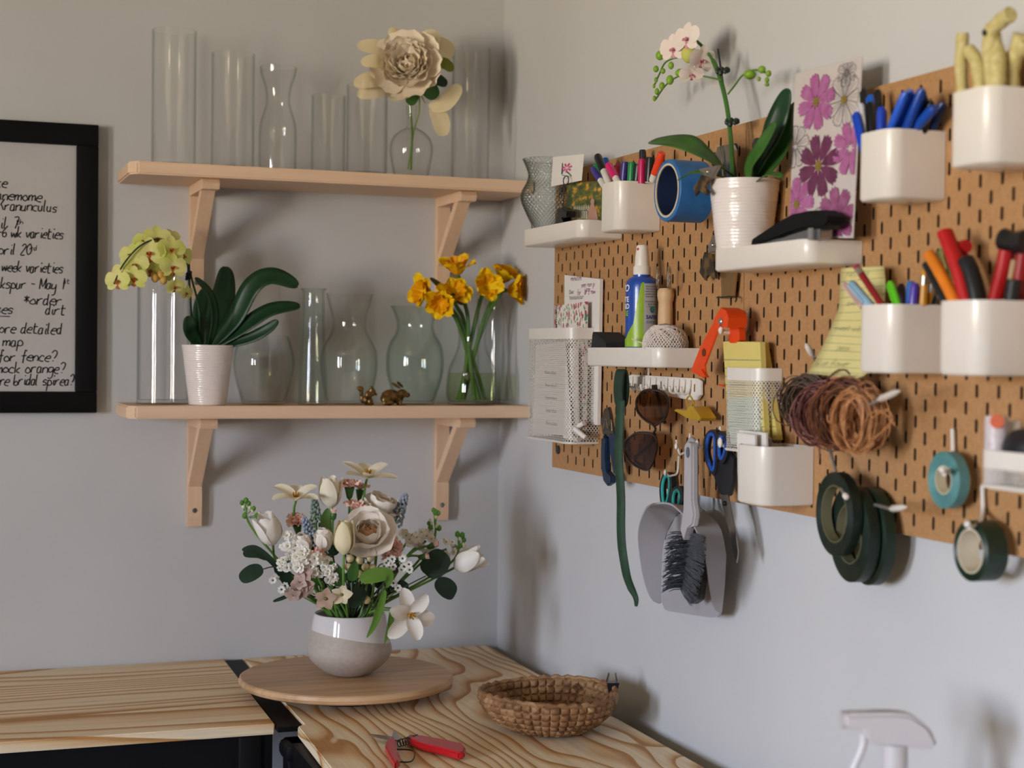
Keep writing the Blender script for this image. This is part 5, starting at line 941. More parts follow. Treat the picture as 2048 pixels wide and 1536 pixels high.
for i in range(520):
    t = i/519; side = rr.random(); r0 = P(1372-12*t+side*16, 1068+108*t+rr.uniform(-5, 5), x=-.068); r1 = P(1404+4*math.sin(t*3)-26*t*t+rr.uniform(-4, 4)+4, 1064+140*t+rr.uniform(-4, 4)+6, x=-.098-.012*rr.random()) if rr.random() < .6 else r0+Vector((-.036, rr.uniform(-.01, 0), rr.uniform(-.012, .004)))
    g.tube([r0, r0.lerp(r1, .6)+Vector((-.004, 0, .002)), r1], [.0009, .0008, .0004], 3, cap=False)
O('bristles', g, mat('#3a3d42', .7, h2='#5a5e64', scale=200), bs, kind='stuff')
# orange snap tool
ORG = mat('#e2460c', .35, var=.05); ot = thing('hole_tool', 'bright orange folded metal tool hanging above the yellow notepads', 'tool', tuple(P(1385, 750, x=-.06)))
g = M(); plate(g, [(1426, 645), (1434, 636), (1440, 646), (1438, 655), (1409, 730), (1411, 752), (1405, 756), (1396, 748), (1382, 744), (1384, 736), (1402, 690)], -.070, .003, bev=.0008); O('lower_arm', g, ORG, ot)
g = M(); plate(g, [(1402, 738), (1412, 755), (1404, 750)], -.074, .006); plate(g, [(1382, 742), (1399, 752), (1394, 742)], -.070, .010); O('foot', g, ORG, ot)
g = M(); plate(g, [(1427, 637), (1440, 615), (1452, 621), (1457, 636), (1455, 655), (1442, 655), (1426, 648)], -.078, .030, bev=.0015); O('head', g, ORG, ot)
g = M(); plate(g, [(1456, 621), (1477, 622), (1479, 680), (1470, 686), (1458, 686), (1458, 655)], -.052, .010, bev=.001); O('back_arm', g, ORG, ot)
O('rivet', M().ball(P(1441, 643, x=-.079), (.003, .006, .006)), mat('#d8d8da', .15, metal=1), ot)
O('hole', M().lathe([(0, 0), (.006, 0), (.006, .0006), (0, .0006)], 16, T(P(1408, 705, x=-.0703)) @ RY(-PI/2)), mat('#5c2410', .6), ot)
hook(1441, 662, -.066, label='white hook holding the orange tool', r=.0028)
th_ = thing('wire_hook', 'thin red wire end poking out left of the small mesh basket', 'wire', tuple(P(1444, 771, x=-.03))); O('wire', M().tube(pth([(1438, 769), (1446, 772), (1449, 772)], -.03), .0012, 6), ORG, th_)
# curled yellow legal sheet
m, nt, b, L = nodes('legal_paper'); b.inputs['Roughness'].default_value = .7; o, nz = noise_mix(nt, L, hexc('#d2c684'), hexc('#d8cc8c'), 20); L(o, b.inputs['Base Color'])
yn = thing('paper_sheet', 'curled yellow ruled sheet of handwriting hanging beside the mixed pen container', 'paper', tuple(P(1690, 755, x=-.06)))
rows = [((1682, 536), (1768, 532), -.046, -.040), ((1680, 580), (1771, 570), -.050, -.042), ((1676, 620), (1768, 615), -.056, -.044), ((1660, 660), (1760, 665), -.064, -.048), ((1642, 700), (1750, 705), -.074, -.054), ((1618, 742), (1735, 745), -.088, -.062), ((1612, 746), (1712, 757), -.092, -.070)]
Lp = spline([P(a[0], a[1], x=xl) for a, b_, xl, xr in rows], 6); Rp = spline([P(b_[0], b_[1], x=xr) for a, b_, xl, xr in rows], 6); n = len(Lp)
def YP(s_, t_): i = min(n-2, int(t_*(n-1))); f = t_*(n-1)-i; return Lp[i].lerp(Lp[i+1], f).lerp(Rp[i].lerp(Rp[i+1], f), s_)
g = M(); g.add([YP(s_/6, i/(n-1)) for i in range(n) for s_ in range(7)], [(i*7+j, i*7+j+1, i*7+8+j, i*7+7+j) for i in range(n-1) for j in range(6)]); O('sheet', g, m, yn, solid=.0004)
g = M()
for k in range(15):
    t = .05+k*.062
    for a in range(6): A, B = YP(a/6, t), YP((a+1)/6, t); of = Vector((-.0006, 0, 0)); dn = Vector((0, 0, .0006)); g.add([A+of, B+of, B+of+dn, A+of+dn], [(0, 1, 2, 3)])
O('ruled_lines', g, mat('#7a8468', .7), yn, smooth=False)
g = M()
for k, (s0, t0, tx) in enumerate(((.1, .08, 'Front gate'), (.2, .30, 'sweet pea'), (.6, .42, 'iris'), (.1, .50, 'sweet william'), (.3, .66, 'peas'), (.05, .78, 'blue flower'), (.1, .9, 'white border mix'))):
    handwriting(g, tx, lambda x_, y_, s0=s0, t0=t0: YP(s0+x_*7, t0-y_*5)+Vector((-.0009, 0, 0)), 0, 0, .0085, .005, .0006)
O('handwriting', g, mat('#6c6e5c', .6), yn, smooth=False)
# raffia bundles on a long white hook
def raffia(label, u, v, ru, rv, x, cols, n, tail=None, seed=1, wob=.12):
    c = P(u, v, x=x); s = px(c); rt = thing('raffia_bundle', label, 'raffia', (c.x, c.y, c.z-rv*s)); rr = random.Random(seed)
    gs = [M() for _ in cols]
    for k in range(n):
        a0 = rr.uniform(0, 6.28); tl = rr.gauss(0, .16); R1 = rv*s*rr.uniform(.80, 1.04); R2 = ru*s/.55*rr.uniform(.62, 1.05); off = Vector((rr.gauss(0, .010), rr.gauss(0, .004), rr.gauss(0, .004))); pts = []
        for i in range(22):
            t = 2*PI*i/22; pts.append(c+off+Vector((math.cos(t)*R2*.45+rr.gauss(0, .0008), -math.cos(t)*R2*.75+math.sin(t)*tl*.02, math.sin(t)*R1)))
        gs[k % len(cols)].tube(pts, rr.uniform(.0007, .0013), 4, closed=True)
    for i, g_ in enumerate(gs): O('strands', g_, mat(cols[i], .7, var=.2, scale=120), rt, kind='stuff')
    for tp in tail or (): O('loose_strand', M().tube(pth(tp, x-.012), .0012, 5), mat(cols[0], .7, var=.2, scale=120), rt)
    return rt
raffia('dark brown raffia bundle, leftmost on the long hook', 1612, 808, 30, 50, -.05, ['#3c2c22', '#5c4636', '#2a1e18'], 60, [[(1600, 800), (1590, 840), (1602, 862), (1612, 850)]], 2)
raffia('mauve red raffia bundle in the middle of the long hook', 1648, 830, 28, 56, -.062, ['#7c4840', '#94605a', '#5e3430'], 70, [[(1632, 860), (1638, 890), (1640, 918)], [(1620, 820), (1640, 790), (1660, 800)]], 3)
raffia('chestnut brown raffia bundle behind the tan one on the long hook', 1690, 828, 34, 66, -.072, ['#6a3c22', '#8a522e', '#4e2a18'], 70, None, 4)
raffia('tan raffia bundle at the outer end of the long hook', 1722, 840, 22, 58, -.088, ['#b07848', '#c48e5e', '#9a6238'], 80, [[(1700, 850), (1660, 845), (1655, 830)], [(1740, 840), (1772, 820), (1785, 838), (1768, 860), (1745, 880)], [(1736, 830), (1762, 822), (1790, 850)]], 5)
def long_hook(label, pxs, xs, tip):
    r = thing('peg_hook', label, 'hook', tuple(P(*pxs[0], x=xs[0]))); O('arm', M().tube(pth(pxs, 0, 6, dx=xs), .0022, 8), mat('#8f8b86', .4, metal=.3), r)
    a, b = P(*tip[0], x=tip[2]), P(*tip[1], x=tip[3]); O('tip_cap', M().tube([a, a.lerp(b, .2), a.lerp(b, .8), b], [.0015, .0042, .0036, .0012], 10), PLAS, r)
long_hook('long hook with a white tip under the dark raffia, upper left', [(1640, 755), (1636, 740), (1628, 712)], [-.024, -.05, -.07], ((1626, 712), (1612, 688), -.07, -.085))
long_hook('long hook with a white tip through the tan raffia', [(1700, 800), (1740, 808), (1758, 798)], [-.024, -.09, -.105], ((1756, 800), (1798, 782), -.105, -.135))
long_hook('grey wire hook reaching down into the green floral tape rolls', [(1656, 885), (1668, 930), (1680, 970), (1692, 992)], [-.05, -.06, -.07, -.08], ((1690, 990), (1694, 996), -.08, -.082))
long_hook('long hook with a white tip right of the green floral tape rolls', [(1730, 1005), (1760, 1012), (1782, 1018)], [-.024, -.06, -.085], ((1780, 1018), (1812, 1014), -.085, -.105))
# floral tape rolls
def flat_roll(label, u, v, R, r, x, w_, cols, yaw=0, tilt=0, core='#6f6c50', sq=1):
    c = P(u, v, x=x); s = px(c); R, r = R*s, r*s; mx = T(c) @ RZ(yaw) @ RX(tilt) @ RY(PI/2); rt = thing('floral_tape_roll', label, 'tape', (c.x, c.y, c.z-R))
    pr = [(r+.0012, 0)]+[(r+.0012+(R-r-.0012)*k/14, -.0006*(k % 2)) for k in range(1, 14)]+[(R, 0), (R, w_), (r+.0012, w_), (r+.0012, 0)]
    O('tape_band', M().lathe(pr, 60, mx), mat(cols[0], .45, h2=cols[1], scale=80), rt); O('core', M().lathe([(r, -.0005), (r+.0012, -.0005), (r+.0012, w_+.0005), (r, w_+.0005), (r, -.0005)], 48, mx), mat(core, .6), rt); return rt
flat_roll('dark green floral tape roll, leftmost and nearest of the three overlapping rolls', 1668, 1028, 84, 56, -.072, .013, ('#10241a', '#0a170f'), yaw=-.10)
flat_roll('dark green floral tape roll in the middle of the three overlapping rolls', 1698, 1068, 96, 58, -.056, .014, ('#10261a', '#0a1a10'), yaw=-.13)
flat_roll('dark green floral tape roll, rightmost of the three overlapping rolls', 1732, 1072, 98, 66, -.038, .013, ('#122a1c', '#0c1e12'), yaw=-.16)
flat_roll('teal floral tape roll hanging alone on the near pegboard', 1887, 960, 57, 27, -.052, .013, ('#5a8f90', '#4c7f80'), core='#d8d0b0', yaw=-.04)
flat_roll('dark green floral tape roll hanging at the lower right corner', 1941, 1102, 61, 43, -.060, .026, ('#173322', '#0e2216'), core='#e0d8c0', yaw=-.05)
for u, v, u2, v2, lb in ((1905, 858, 1888, 948, 'white wire hook holding the teal tape roll'), (1965, 972, 1938, 1056, 'white wire hook holding the lower right green tape roll')):
    r = thing('peg_hook', lb, 'hook', tuple(P(u2, v2, x=-.06))); O('arm', M().tube(pth([(u, v), (u+1, v+48), (u-4, v2-12), (u2, v2)], 0, 6, dx=[-.026, -.028, -.05, -.072]), .0026, 8), METW, r); O('pad', M().ball(P(u2-3, v2-8, x=-.076), .0042), METW, r)
# contents of the shallow mesh basket
bo = thing('small_bottle', 'small white bottle with an orange dot standing in the shallow mesh basket', 'bottle', tuple(P(1992, 892, x=-.085))); c = P(1992, 905, x=-.085); s = px(c); zz3 = lambda v: P(1992, v, x=-.085).z
O('bottle_body', M().lathe([(0, 1.286), (22*s, 1.286), (23*s, 1.29), (23*s, zz3(838)), (21*s, zz3(832)), (0, zz3(831))], 32, T(c.x, c.y, 0)), mat('#cfc4c6', .4, h2='#a88c98', scale=110, lo=.2, hi=.45), bo)
O('orange_dot', M().lathe([(0, 0), (.0075, 0), (.0075, .0012), (0, .0012)], 16, T(P(1996, 842, x=-.085)+Vector((-.0085, -.010, 0))) @ RZ(math.radians(50)) @ RY(-PI/2)), mat('#cc5a2a', .5), bo)
bo2 = thing('small_bottle', 'plain white capped bottle behind the dotted bottle in the shallow mesh basket', 'bottle', tuple(P(2024, 892, x=-.06))); c = P(2024, 900, x=-.06); O('bottle_body', M().lathe([(0, 1.286), (.009, 1.286), (.010, 1.29), (.010, P(2024, 845, x=-.06).z), (.008, P(2024, 840, x=-.06).z), (0, P(2024, 840, x=-.06).z)], 24, T(c.x, c.y, 0)), PLAS, bo2)
bp = thing('rounded_case', 'black rounded case lying in the shallow mesh basket', 'case', tuple(P(2040, 893, x=-.07))); O('body', M().ball(P(2056, 900, x=-.072), (.022, .035, .024)), mat('#17171a', .5), bp)
# ---------------------------------------------------------------- things on the workbench
LZ = .834; lc = Vector((-.432, -.404, 0))
ls = thing('lazy_susan', 'large round wooden turntable board under the flower vase', 'turntable', (lc.x, lc.y, zT))
def susan_mat(side=False):
    m, nt, b, L = nodes('acacia_top'); N = nt.nodes.new; tc = N('ShaderNodeTexCoord'); mp = N('ShaderNodeMapping'); mp.inputs['Scale'].default_value = (2.2, 26, 2); mp.inputs['Rotation'].default_value = (0, 0, .12)
    nz = N('ShaderNodeTexNoise'); nz.inputs['Scale'].default_value = 1.6; nz.inputs['Detail'].default_value = 5; cr = N('ShaderNodeValToRGB'); cr.color_ramp.elements[0].position = .3; cr.color_ramp.elements[1].position = .72
    cr.color_ramp.elements[0].color = (*hexc('#c0966a'), 1); cr.color_ramp.elements[1].color = (*hexc('#e2bd94'), 1); L(tc.outputs['Object'], mp.inputs[0]); L(mp.outputs[0], nz.inputs[0]); L(nz.outputs[0], cr.inputs[0])
    vo = N('ShaderNodeTexVoronoi'); vo.inputs['Scale'].default_value = 1; mp2 = N('ShaderNodeMapping'); mp2.inputs['Scale'].default_value = (1.2, 19, .1); mp2.inputs['Rotation'].default_value = (0, 0, .12); L(tc.outputs['Object'], mp2.inputs[0]); L(mp2.outputs[0], vo.inputs[0])
    mx = N('ShaderNodeMix'); mx.data_type = 'RGBA'; mx.blend_type = 'MULTIPLY'; mx.inputs[0].default_value = .22; bw = N('ShaderNodeRGBToBW'); L(vo.outputs['Color'], bw.inputs[0]); cb = N('ShaderNodeCombineColor'); [L(bw.outputs[0], cb.inputs[i]) for i in range(3)]
    L(cr.outputs[0], mx.inputs[6]); L(cb.outputs[0], mx.inputs[7]); L(mx.outputs[2], b.inputs['Base Color']); b.inputs['Roughness'].default_value = .42; b.inputs['Specular IOR Level'].default_value = .35; return m
O('board', M().lathe([(0, LZ-.017), (.183, LZ-.017), (.190, LZ-.014), (.1935, LZ-.008), (.192, LZ-.002), (.189, LZ), (0, LZ)], 96, T(lc.x, lc.y, 0)), susan_mat(), ls, ang=30)
O('base', M().lathe([(0, zT), (.10, zT), (.10, LZ-.017), (0, LZ-.017)], 48, T(lc.x, lc.y, 0)), BLACK, ls)
# ceramic vase
vc = P(698, 1318, y=lc.y-.002); vs_ = px(vc); vz = lambda v: P(698, v, y=vc.y).z; vx = P(699, 1280, y=vc.y).x
fv = thing('ceramic_vase', 'round stoneware vase with a glossy white band, holding the spring bouquet', 'vase', (vx, vc.y, LZ))
prf = [(28, 1337), (42, 1333), (60, 1322), (76, 1307), (83.5, 1293), (84, 1281), (80, 1262), (76, 1240), (73.5, 1225), (71, 1214)]; base_v = 1337
zoff = LZ-vz(1337)
pp = [(v.x, v.z) for v in spline([(r*vs_, 0, vz(v)+zoff) for r, v in prf], 6)]; full = [(0, LZ)]+pp+[(pp[-1][0]-.002, pp[-1][1]+.0008), (pp[-1][0]-.004, pp[-1][1]-.001)]+[(r-.005, z) for r, z in pp[::-1][2:-6]]+[(0, LZ+.006)]
m, nt, b, L = nodes('stoneware'); N = nt.nodes.new; tc = N('ShaderNodeTexCoord'); sx = N('ShaderNodeSeparateXYZ'); L(tc.outputs['Object'], sx.inputs[0])
def mth(op, a, b_):
    q = N('ShaderNodeMath'); q.operation = op
    for i, k in enumerate((a, b_)):
        if isinstance(k, (int, float)): q.inputs[i].default_value = k
        else: L(k, q.inputs[i])
    return q.outputs[0]
H_ = pp[-1][1]-LZ; edge = mth('ADD', mth('MULTIPLY', sx.outputs[0], -.18), H_-.040); gt = mth('GREATER_THAN', sx.outputs[2], edge)
nz = N('ShaderNodeTexNoise'); nz.inputs['Scale'].default_value = 140; nz.inputs['Detail'].default_value = 4; L(tc.outputs['Object'], nz.inputs[0]); cr = N('ShaderNodeValToRGB'); cr.color_ramp.elements[0].color = (*hexc('#aea296'), 1); cr.color_ramp.elements[1].color = (*hexc('#b6aa9f'), 1); cr.color_ramp.elements[0].position = .35; cr.color_ramp.elements[1].position = .6; L(nz.outputs[0], cr.inputs[0])
mx_ = N('ShaderNodeMix'); mx_.data_type = 'RGBA'; L(gt, mx_.inputs[0]); L(cr.outputs[0], mx_.inputs[6]); mx_.inputs[7].default_value = (*hexc('#d9d4d2'), 1); L(mx_.outputs[2], b.inputs['Base Color'])
L(mth('SUBTRACT', .62, mth('MULTIPLY', gt, .55)), b.inputs['Roughness']); O('vase_body', M().lathe(full, 72, T(vx, vc.y, 0)), m, fv)
VC = Vector((vx, vc.y, 0)); ZM = pp[-1][1]; RM = pp[-1][0]-.006
# woven basket
wx, wy = -.183, -.768; wk = thing('woven_basket', 'shallow round basket woven from brown leaf strips', 'basket', (wx, wy, zT))
def woven():
    R, H, n = .112, .060, 46; rows = 6; K = 8; sg = n*10; prof = []
    for j in range(rows*K+1):
        t = j/(rows*K); ang = t*1.38; r = .055+(R-.055)*math.sin(min(1, t*1.02)*PI/2)**.9; z = H*(t**1.25); prof.append((r, z, t))
    vs = []; fs = []; rr = random.Random(5); jit = [[rr.uniform(.4, 1.5) for _ in range(n)] for _ in range(rows+1)]; sh = [[rr.uniform(-.12, .12) for _ in range(n)] for _ in range(rows+1)]
    for side in (1, -1):
        for (r, z, t) in prof:
            row = min(rows-1, int(t*rows)); fr_ = t*rows-row
            for i in range(sg):
                u_ = i/10+.18*math.sin(row*1.7)*0+sh[row][(i//10) % n]*.0; c_ = int(u_) % n; fu = u_-int(u_)
                bump = .0052*(abs(math.sin(PI*fu))**.45)*(abs(math.sin(PI*min(1, fr_)))**.45)*jit[row][c_]
                a = 2*PI*i/sg; q = r+(bump if side > 0 else -bump-.004); wob = 1+.012*math.sin(3*a+1)
                vs.append((wx+q*wob*math.cos(a), wy+q*wob*math.sin(a), zT+.003+z+.003*math.sin(2*a+.5)*t))
    m_ = len(prof)
    for s_ in (0, 1):
        for j in range(m_-1):
            for i in range(sg): b_ = s_*m_*sg; fs.append((b_+j*sg+i, b_+j*sg+(i+1) % sg, b_+(j+1)*sg+(i+1) % sg, b_+(j+1)*sg+i))
    for i in range(sg): a, b_ = (m_-1)*sg+i, (m_-1)*sg+(i+1) % sg; fs.append((a, b_, b_+m_*sg, a+m_*sg))
    g = M().add(vs, fs); return g
m, nt, b, L = nodes('dried_leaf_weave'); N = nt.nodes.new; tc = N('ShaderNodeTexCoord'); vo = N('ShaderNodeTexVoronoi'); vo.inputs['Scale'].default_value = 62; nz = N('ShaderNodeTexNoise'); nz.inputs['Scale'].default_value = 160; nz.inputs['Detail'].default_value = 4
cr = N('ShaderNodeValToRGB'); cr.color_ramp.elements[0].color = (*hexc('#6c4a2c'), 1); cr.color_ramp.elements[1].color = (*hexc('#ab865e'), 1); e = cr.color_ramp.elements.new(.5); e.color = (*hexc('#8c643e'), 1); bw = N('ShaderNodeRGBToBW'); ad = N('ShaderNodeMath'); ad.operation = 'ADD'; ml = N('ShaderNodeMath'); ml.operation = 'MULTIPLY'; ml.inputs[1].default_value = .5
L(tc.outputs['Object'], vo.inputs[0]); L(tc.outputs['Object'], nz.inputs[0]); L(vo.outputs['Color'], bw.inputs[0]); L(bw.outputs[0], ad.inputs[0]); L(nz.outputs[0], ml.inputs[0]); L(ml.outputs[0], ad.inputs[1]); s2 = N('ShaderNodeMath'); s2.operation = 'SUBTRACT'; s2.inputs[1].default_value = .25; L(ad.outputs[0], s2.inputs[0]); L(s2.outputs[0], cr.inputs[0]); L(cr.outputs[0], b.inputs['Base Color']); b.inputs['Roughness'].default_value = .6; WEAVE = m
bp_ = N('ShaderNodeBump'); bp_.inputs['Strength'].default_value = .5; bp_.inputs['Distance'].default_value = .001; L(nz.outputs[0], bp_.inputs['Height']); L(bp_.outputs[0], b.inputs['Normal'])
O('woven_wall', woven(), WEAVE, wk, ang=70)
O('woven_floor', M().lathe([(0, zT+.001), (.045, zT+.001), (.060, zT+.006), (.055, zT+.010), (0, zT+.008)], 48, T(wx, wy, 0), lambda a, z, j: 1+.02*math.sin(a*30)), WEAVE, wk)
n = 120; O('rim', M().tube([(wx+.112*math.cos(a)*(1+.012*math.sin(3*a+1)), wy+.112*math.sin(a)*(1+.012*math.sin(3*a+1)), zT+.0645+.003*math.sin(2*a+.5)+.0012*math.sin(a*31)) for a in [2*PI*i/n for i in range(n)]], [.0042+.0012*math.sin(i*1.9) for i in range(n)], 8, closed=True), WEAVE, wk)
cl = thing('binder_clip', 'black spring clip with wire handles clamped on the basket rim', 'clip', (wx+.106, wy-.005, zT+.050)); mc = T(wx+.112, wy-.006, zT+.053) @ RZ(-.3)
O('jaw', M().prism([(-.006, -.010, 0), (.006, -.010, 0), (.011, -.010, .022), (-.009, -.010, .022)], (0, .020, 0), mc), mat('#131416', .3), cl)
for sgn in (-1, 1): O('handle', M().tube(spline([(sgn*.009, -.007, .021), (sgn*.006, -.004, .034), (sgn*.006, 0, .037), (sgn*.006, .004, .034), (sgn*.009, .007, .021)], 5), .0009, 6, mc), STEEL, cl)
# floral snips
RED = mat('#c0131d', .35, var=.06, coat=.3); sn = thing('floral_snips', 'red handled floral snips lying open on the near workbench', 'snips', tuple(P(800, 1500, z=zT)))
def TZ(u, v, h): return P(u, v, z=zT+h)
def flatp(g, pxs, h0, h1, bev=.0015):
    p = [TZ(u, v, h1) for u, v in pxs]; b_ = bmesh.new(); f = b_.faces.new([b_.verts.new(q) for q in p]); r = bmesh.ops.extrude_face_region(b_, geom=[f]); [setattr(e.co, 'z', e.co.z-(h1-h0)) for e in r['geom'] if isinstance(e, bmesh.types.BMVert)]
    bmesh.ops.recalc_face_normals(b_, faces=b_.faces)
    if bev: bmesh.ops.bevel(b_, geom=b_.edges[:], offset=bev, segments=2, affect='EDGES')
    return g.bm(b_)
O('handle', flatp(M(), [(812, 1474), (816, 1468), (846, 1470), (890, 1478), (926, 1486), (932, 1494), (929, 1503), (918, 1505), (880, 1495), (845, 1487), (836, 1484)], .003, .015, .003), RED, sn)
O('handle', flatp(M(), [(770, 1490), (775, 1476), (786, 1472), (794, 1478), (793, 1494), (800, 1508), (800, 1520), (790, 1524), (783, 1515), (776, 1502)], .003, .016, .003), RED, sn)
g = flatp(M(), [(737, 1467), (757, 1469), (778, 1472), (800, 1476), (800, 1482), (780, 1478), (757, 1473)], .006, .009, .0004); O('blade', g, STEEL, sn); g = flatp(M(), [(784, 1472), (787, 1459), (797, 1469), (803, 1474), (800, 1480), (790, 1480)], .010, .014, .0004); O('blade', g, STEEL, sn)
sp_ = []; a0, b0 = TZ(796, 1487, .010), TZ(836, 1476, .010); dd = (b0-a0).normalized(); up = Vector((0, 0, 1)); sd = dd.cross(up)
for i in range(90): t = i/89; sp_.append(a0.lerp(b0, t)+(up*math.cos(t*50)+sd*math.sin(t*50))*.0055)
O('spring', M().tube(sp_, .0009, 5), mat('#5a5a54', .3, metal=.9), sn)
lp_ = [TZ(u, v, .006) for u, v in ((784, 1501), (800, 1499), (820, 1500), (829, 1505), (827, 1518), (818, 1524), (796, 1523), (785, 1518))]; O('wire_latch', M().tube(spline(lp_, 5, closed=True), .0012, 6, closed=True), mat('#34343a', .3, metal=.9), sn)
# trigger spray bottle near the camera
def at_depth(u, v, Z): d = _F*FPX+_R*(u-1024)-_U*(v-768); return CAM+d*(Z/FPX)
sc0 = at_depth(1790, 1500, 1.72); s = 1.72/FPX; up = Vector((0, 0, 1)); ht = Vector((_R.x, _R.y, 0)).normalized(); dp_ = up.cross(ht)
tb = thing('spray_bottle', 'white trigger spray bottle head rising at the bottom right, out of focus', 'bottle', (sc0.x, sc0.y, zT))
def BQ(u, v, o=0): q = at_depth(u, v, 1.72); return sc0+ht*((q-sc0).dot(ht))+up*(q.z-sc0.z)+dp_*o
WS = mat('#c9c4c6', .45, var=.01); g = M()
hd_ = [(1684, 1426), (1690, 1423), (1790, 1421), (1820, 1426), (1850, 1446), (1866, 1470), (1869, 1492), (1850, 1496), (1815, 1492), (1770, 1489), (1745, 1487), (1728, 1478), (1722, 1458), (1695, 1456), (1685, 1452)]
b_ = bmesh.new(); f = b_.faces.new([b_.verts.new(BQ(u, v, -.013)) for u, v in hd_]); r = bmesh.ops.extrude_face_region(b_, geom=[f]); [setattr(e, 'co', e.co+dp_*.026) for e in r['geom'] if isinstance(e, bmesh.types.BMVert)]; bmesh.ops.recalc_face_normals(b_, faces=b_.faces); bmesh.ops.bevel(b_, geom=b_.edges[:], offset=.004, segments=3, affect='EDGES'); g.bm(b_)
O('spray_head', g, WS, tb); O('trigger', M().tube(spline([BQ(1727, 1462), BQ(1726, 1488), BQ(1718, 1512), BQ(1709, 1532), BQ(1704, 1548)], 5), .0045, 10), mat('#dcd8da', .4), tb); O('nozzle_cap', M().tube([BQ(1681, 1439), BQ(1697, 1439)], .0095, 16), WS, tb)
zt = BQ(1790, 1488).z
O('neck', M().lathe([(0, zt-.055), (.0155, zt-.055), (.0155, zt-.028), (.0135, zt-.026), (.0135, zt), (0, zt)], 32, T(sc0.x, sc0.y, 0)), WS, tb)
O('bottle_body', M().lathe([(0, zT), (.036, zT), (.038, zT+.003), (.038, zt-.12), (.034, zt-.09), (.016, zt-.056), (0, zt-.055)], 40, T(sc0.x, sc0.y, 0)), WS, tb)
# ---------------------------------------------------------------- the bouquet
BY = VC.y
def stem(root, c, d, r=.0022, mt=None, seed=0, low=None):
    c = Vector(c); dirxy = Vector((c.x-VC.x, c.y-VC.y, 0)); k = min(1, dirxy.length/.06)*RM*.75; e = dirxy.normalized()*k if dirxy.length > 1e-4 else Vector()
    a = Vector((VC.x-e.x*.5, VC.y-e.y*.5, ZM-.055)); mth_ = Vector((VC.x+e.x, VC.y+e.y, ZM+.004)); b_ = c-Vector(d).normalized()*min(.05, (c-mth_).length*.4)
    O('stem', M().tube(spline([a, mth_, b_, c], 7), r, 7), mt or GR('#5f8a38', '#6f9a44'), root)
def flower(name, label, cat, u, v, dy, d, build, w_=50, r=.0022, smat=None, group=None):
    c = P(u, v, y=BY+dy); s = w_*px(c); rt = thing(name, label, cat, (VC.x, VC.y, ZM-.05), group=group); stem(rt, c, d, r, smat); build(rt, c, s, AX(c, d, R_.uniform(0, 6))); return rt
CRT = petal_mat('#fdf6e4', '#f7edd0'); WHT = petal_mat('#fefaf4', '#f8f1e4'); STA = mat('#c9961f', .6, h2='#a87414', scale=300); ROS = petal_mat('#fff8ee', '#fff4e6'); ROC = petal_mat('#ffe4c8', '#fdd2a8'); PNK = petal_mat('#ffdccf', '#fccdbd'); CAL = GR('#3c6a30', '#4a7a3a')
def tulip_open(flat=60, tip=85, w=.42, mt=CRT):
    def f(rt, c, s, mx):
        g = M(); g.ring(mx, 3, 0, s*.56, s*w, flat-14, tip-4, jit=.2, cup=.35, r0=.002, e1=.5, e2=.5, n=8); g.ring(mx @ T(0, 0, -.001), 3, .5, s*.58, s*w, flat, tip+6, jit=.2, cup=.3, r0=.002, e1=.5, e2=.5, n=8); O('petals', g, mt, rt)
        g = M()
        for i in range(6): a = i*PI/3; g.tube([mx @ Vector((math.cos(a)*.0015, math.sin(a)*.0015, .002)), mx @ Vector((math.cos(a)*s*.07, math.sin(a)*s*.07, s*.17))], [.0006, .0016], 6)
        g.tube([mx @ Vector((0, 0, 0)), mx @ Vector((0, 0, s*.16))], .0018, 6); O('stamens', g, STA, rt)
    return f
def tulip_cup(open_=0, mt=WHT, tall=1.0, jit=.1):
    def f(rt, c, s, mx):
        L_ = s*1.22*tall; g = M(); g.ring(mx, 3, .5, L_, s*.78, 62, -14+open_, jit=jit, cup=.55, r0=.002, e1=.5, e2=.55, n=9, am=2+open_*.5); g.ring(mx, 3, 0, L_*1.02, s*.82, 72, -6+open_, jit=jit+.08, cup=.42, r0=.003, e1=.5, e2=.6, n=9, am=6+open_*.5); O('petals', g, mt, rt)
    return f
def rose(rt, c, s, mx):
    g = M(); g.ring(mx, 4, 0, s*.42, s*.30, 20, -30, jit=.2, cup=.9, r0=.002, ruf=.06); g.ring(mx, 6, .3, s*.46, s*.36, 34, -22, jit=.2, cup=.8, r0=s*.05, ruf=.05); O('inner_petals', g, ROC if s > .05 else ROS, rt)
    g = M(); g.ring(mx, 6, .1, s*.52, s*.48, 50, -12, jit=.15, cup=.65, r0=s*.08, ruf=.04, e2=.3); g.ring(mx, 6, .6, s*.58, s*.56, 66, 8, jit=.15, cup=.5, r0=s*.08, ruf=.04, e2=.28); g.ring(mx @ T(0, 0, -.003), 5, .2, s*.60, s*.62, 82, 38, jit=.15, cup=.35, r0=s*.06, ruf=.04, e2=.28); O('outer_petals', g, ROS, rt)
def bud_rose(rt, c, s, mx):
    g = M(); g.ring(mx, 4, 0, s*1.2, s*.8, 60, -20, jit=.1, cup=.7, r0=.002, am=0, e2=.3); g.ring(mx, 4, .5, s*1.1, s*.9, 74, 0, jit=.1, cup=.6, r0=.003, am=2, e2=.3); O('petals', g, ROS, rt)
def carnation(rt, c, s, mx):
    g = M().lathe([(.001, -s*.5), (s*.12, -s*.42), (s*.19, -s*.1), (s*.22, s*.02), (s*.1, 0), (0, 0)], 12, mx); O('calyx', g, CAL, rt)
    g = M()
    for k, (a0, a1, nn, ln) in enumerate(((10, 20, 4, .34), (25, 55, 6, .42), (35, 85, 7, .5))): g.ring(mx, nn, k*.37, s*ln, s*.34, a0, a1, jit=.4, cup=.2, r0=s*.04, ruf=.3, e2=.15, n=6)
    O('petals', g, PNK, rt)
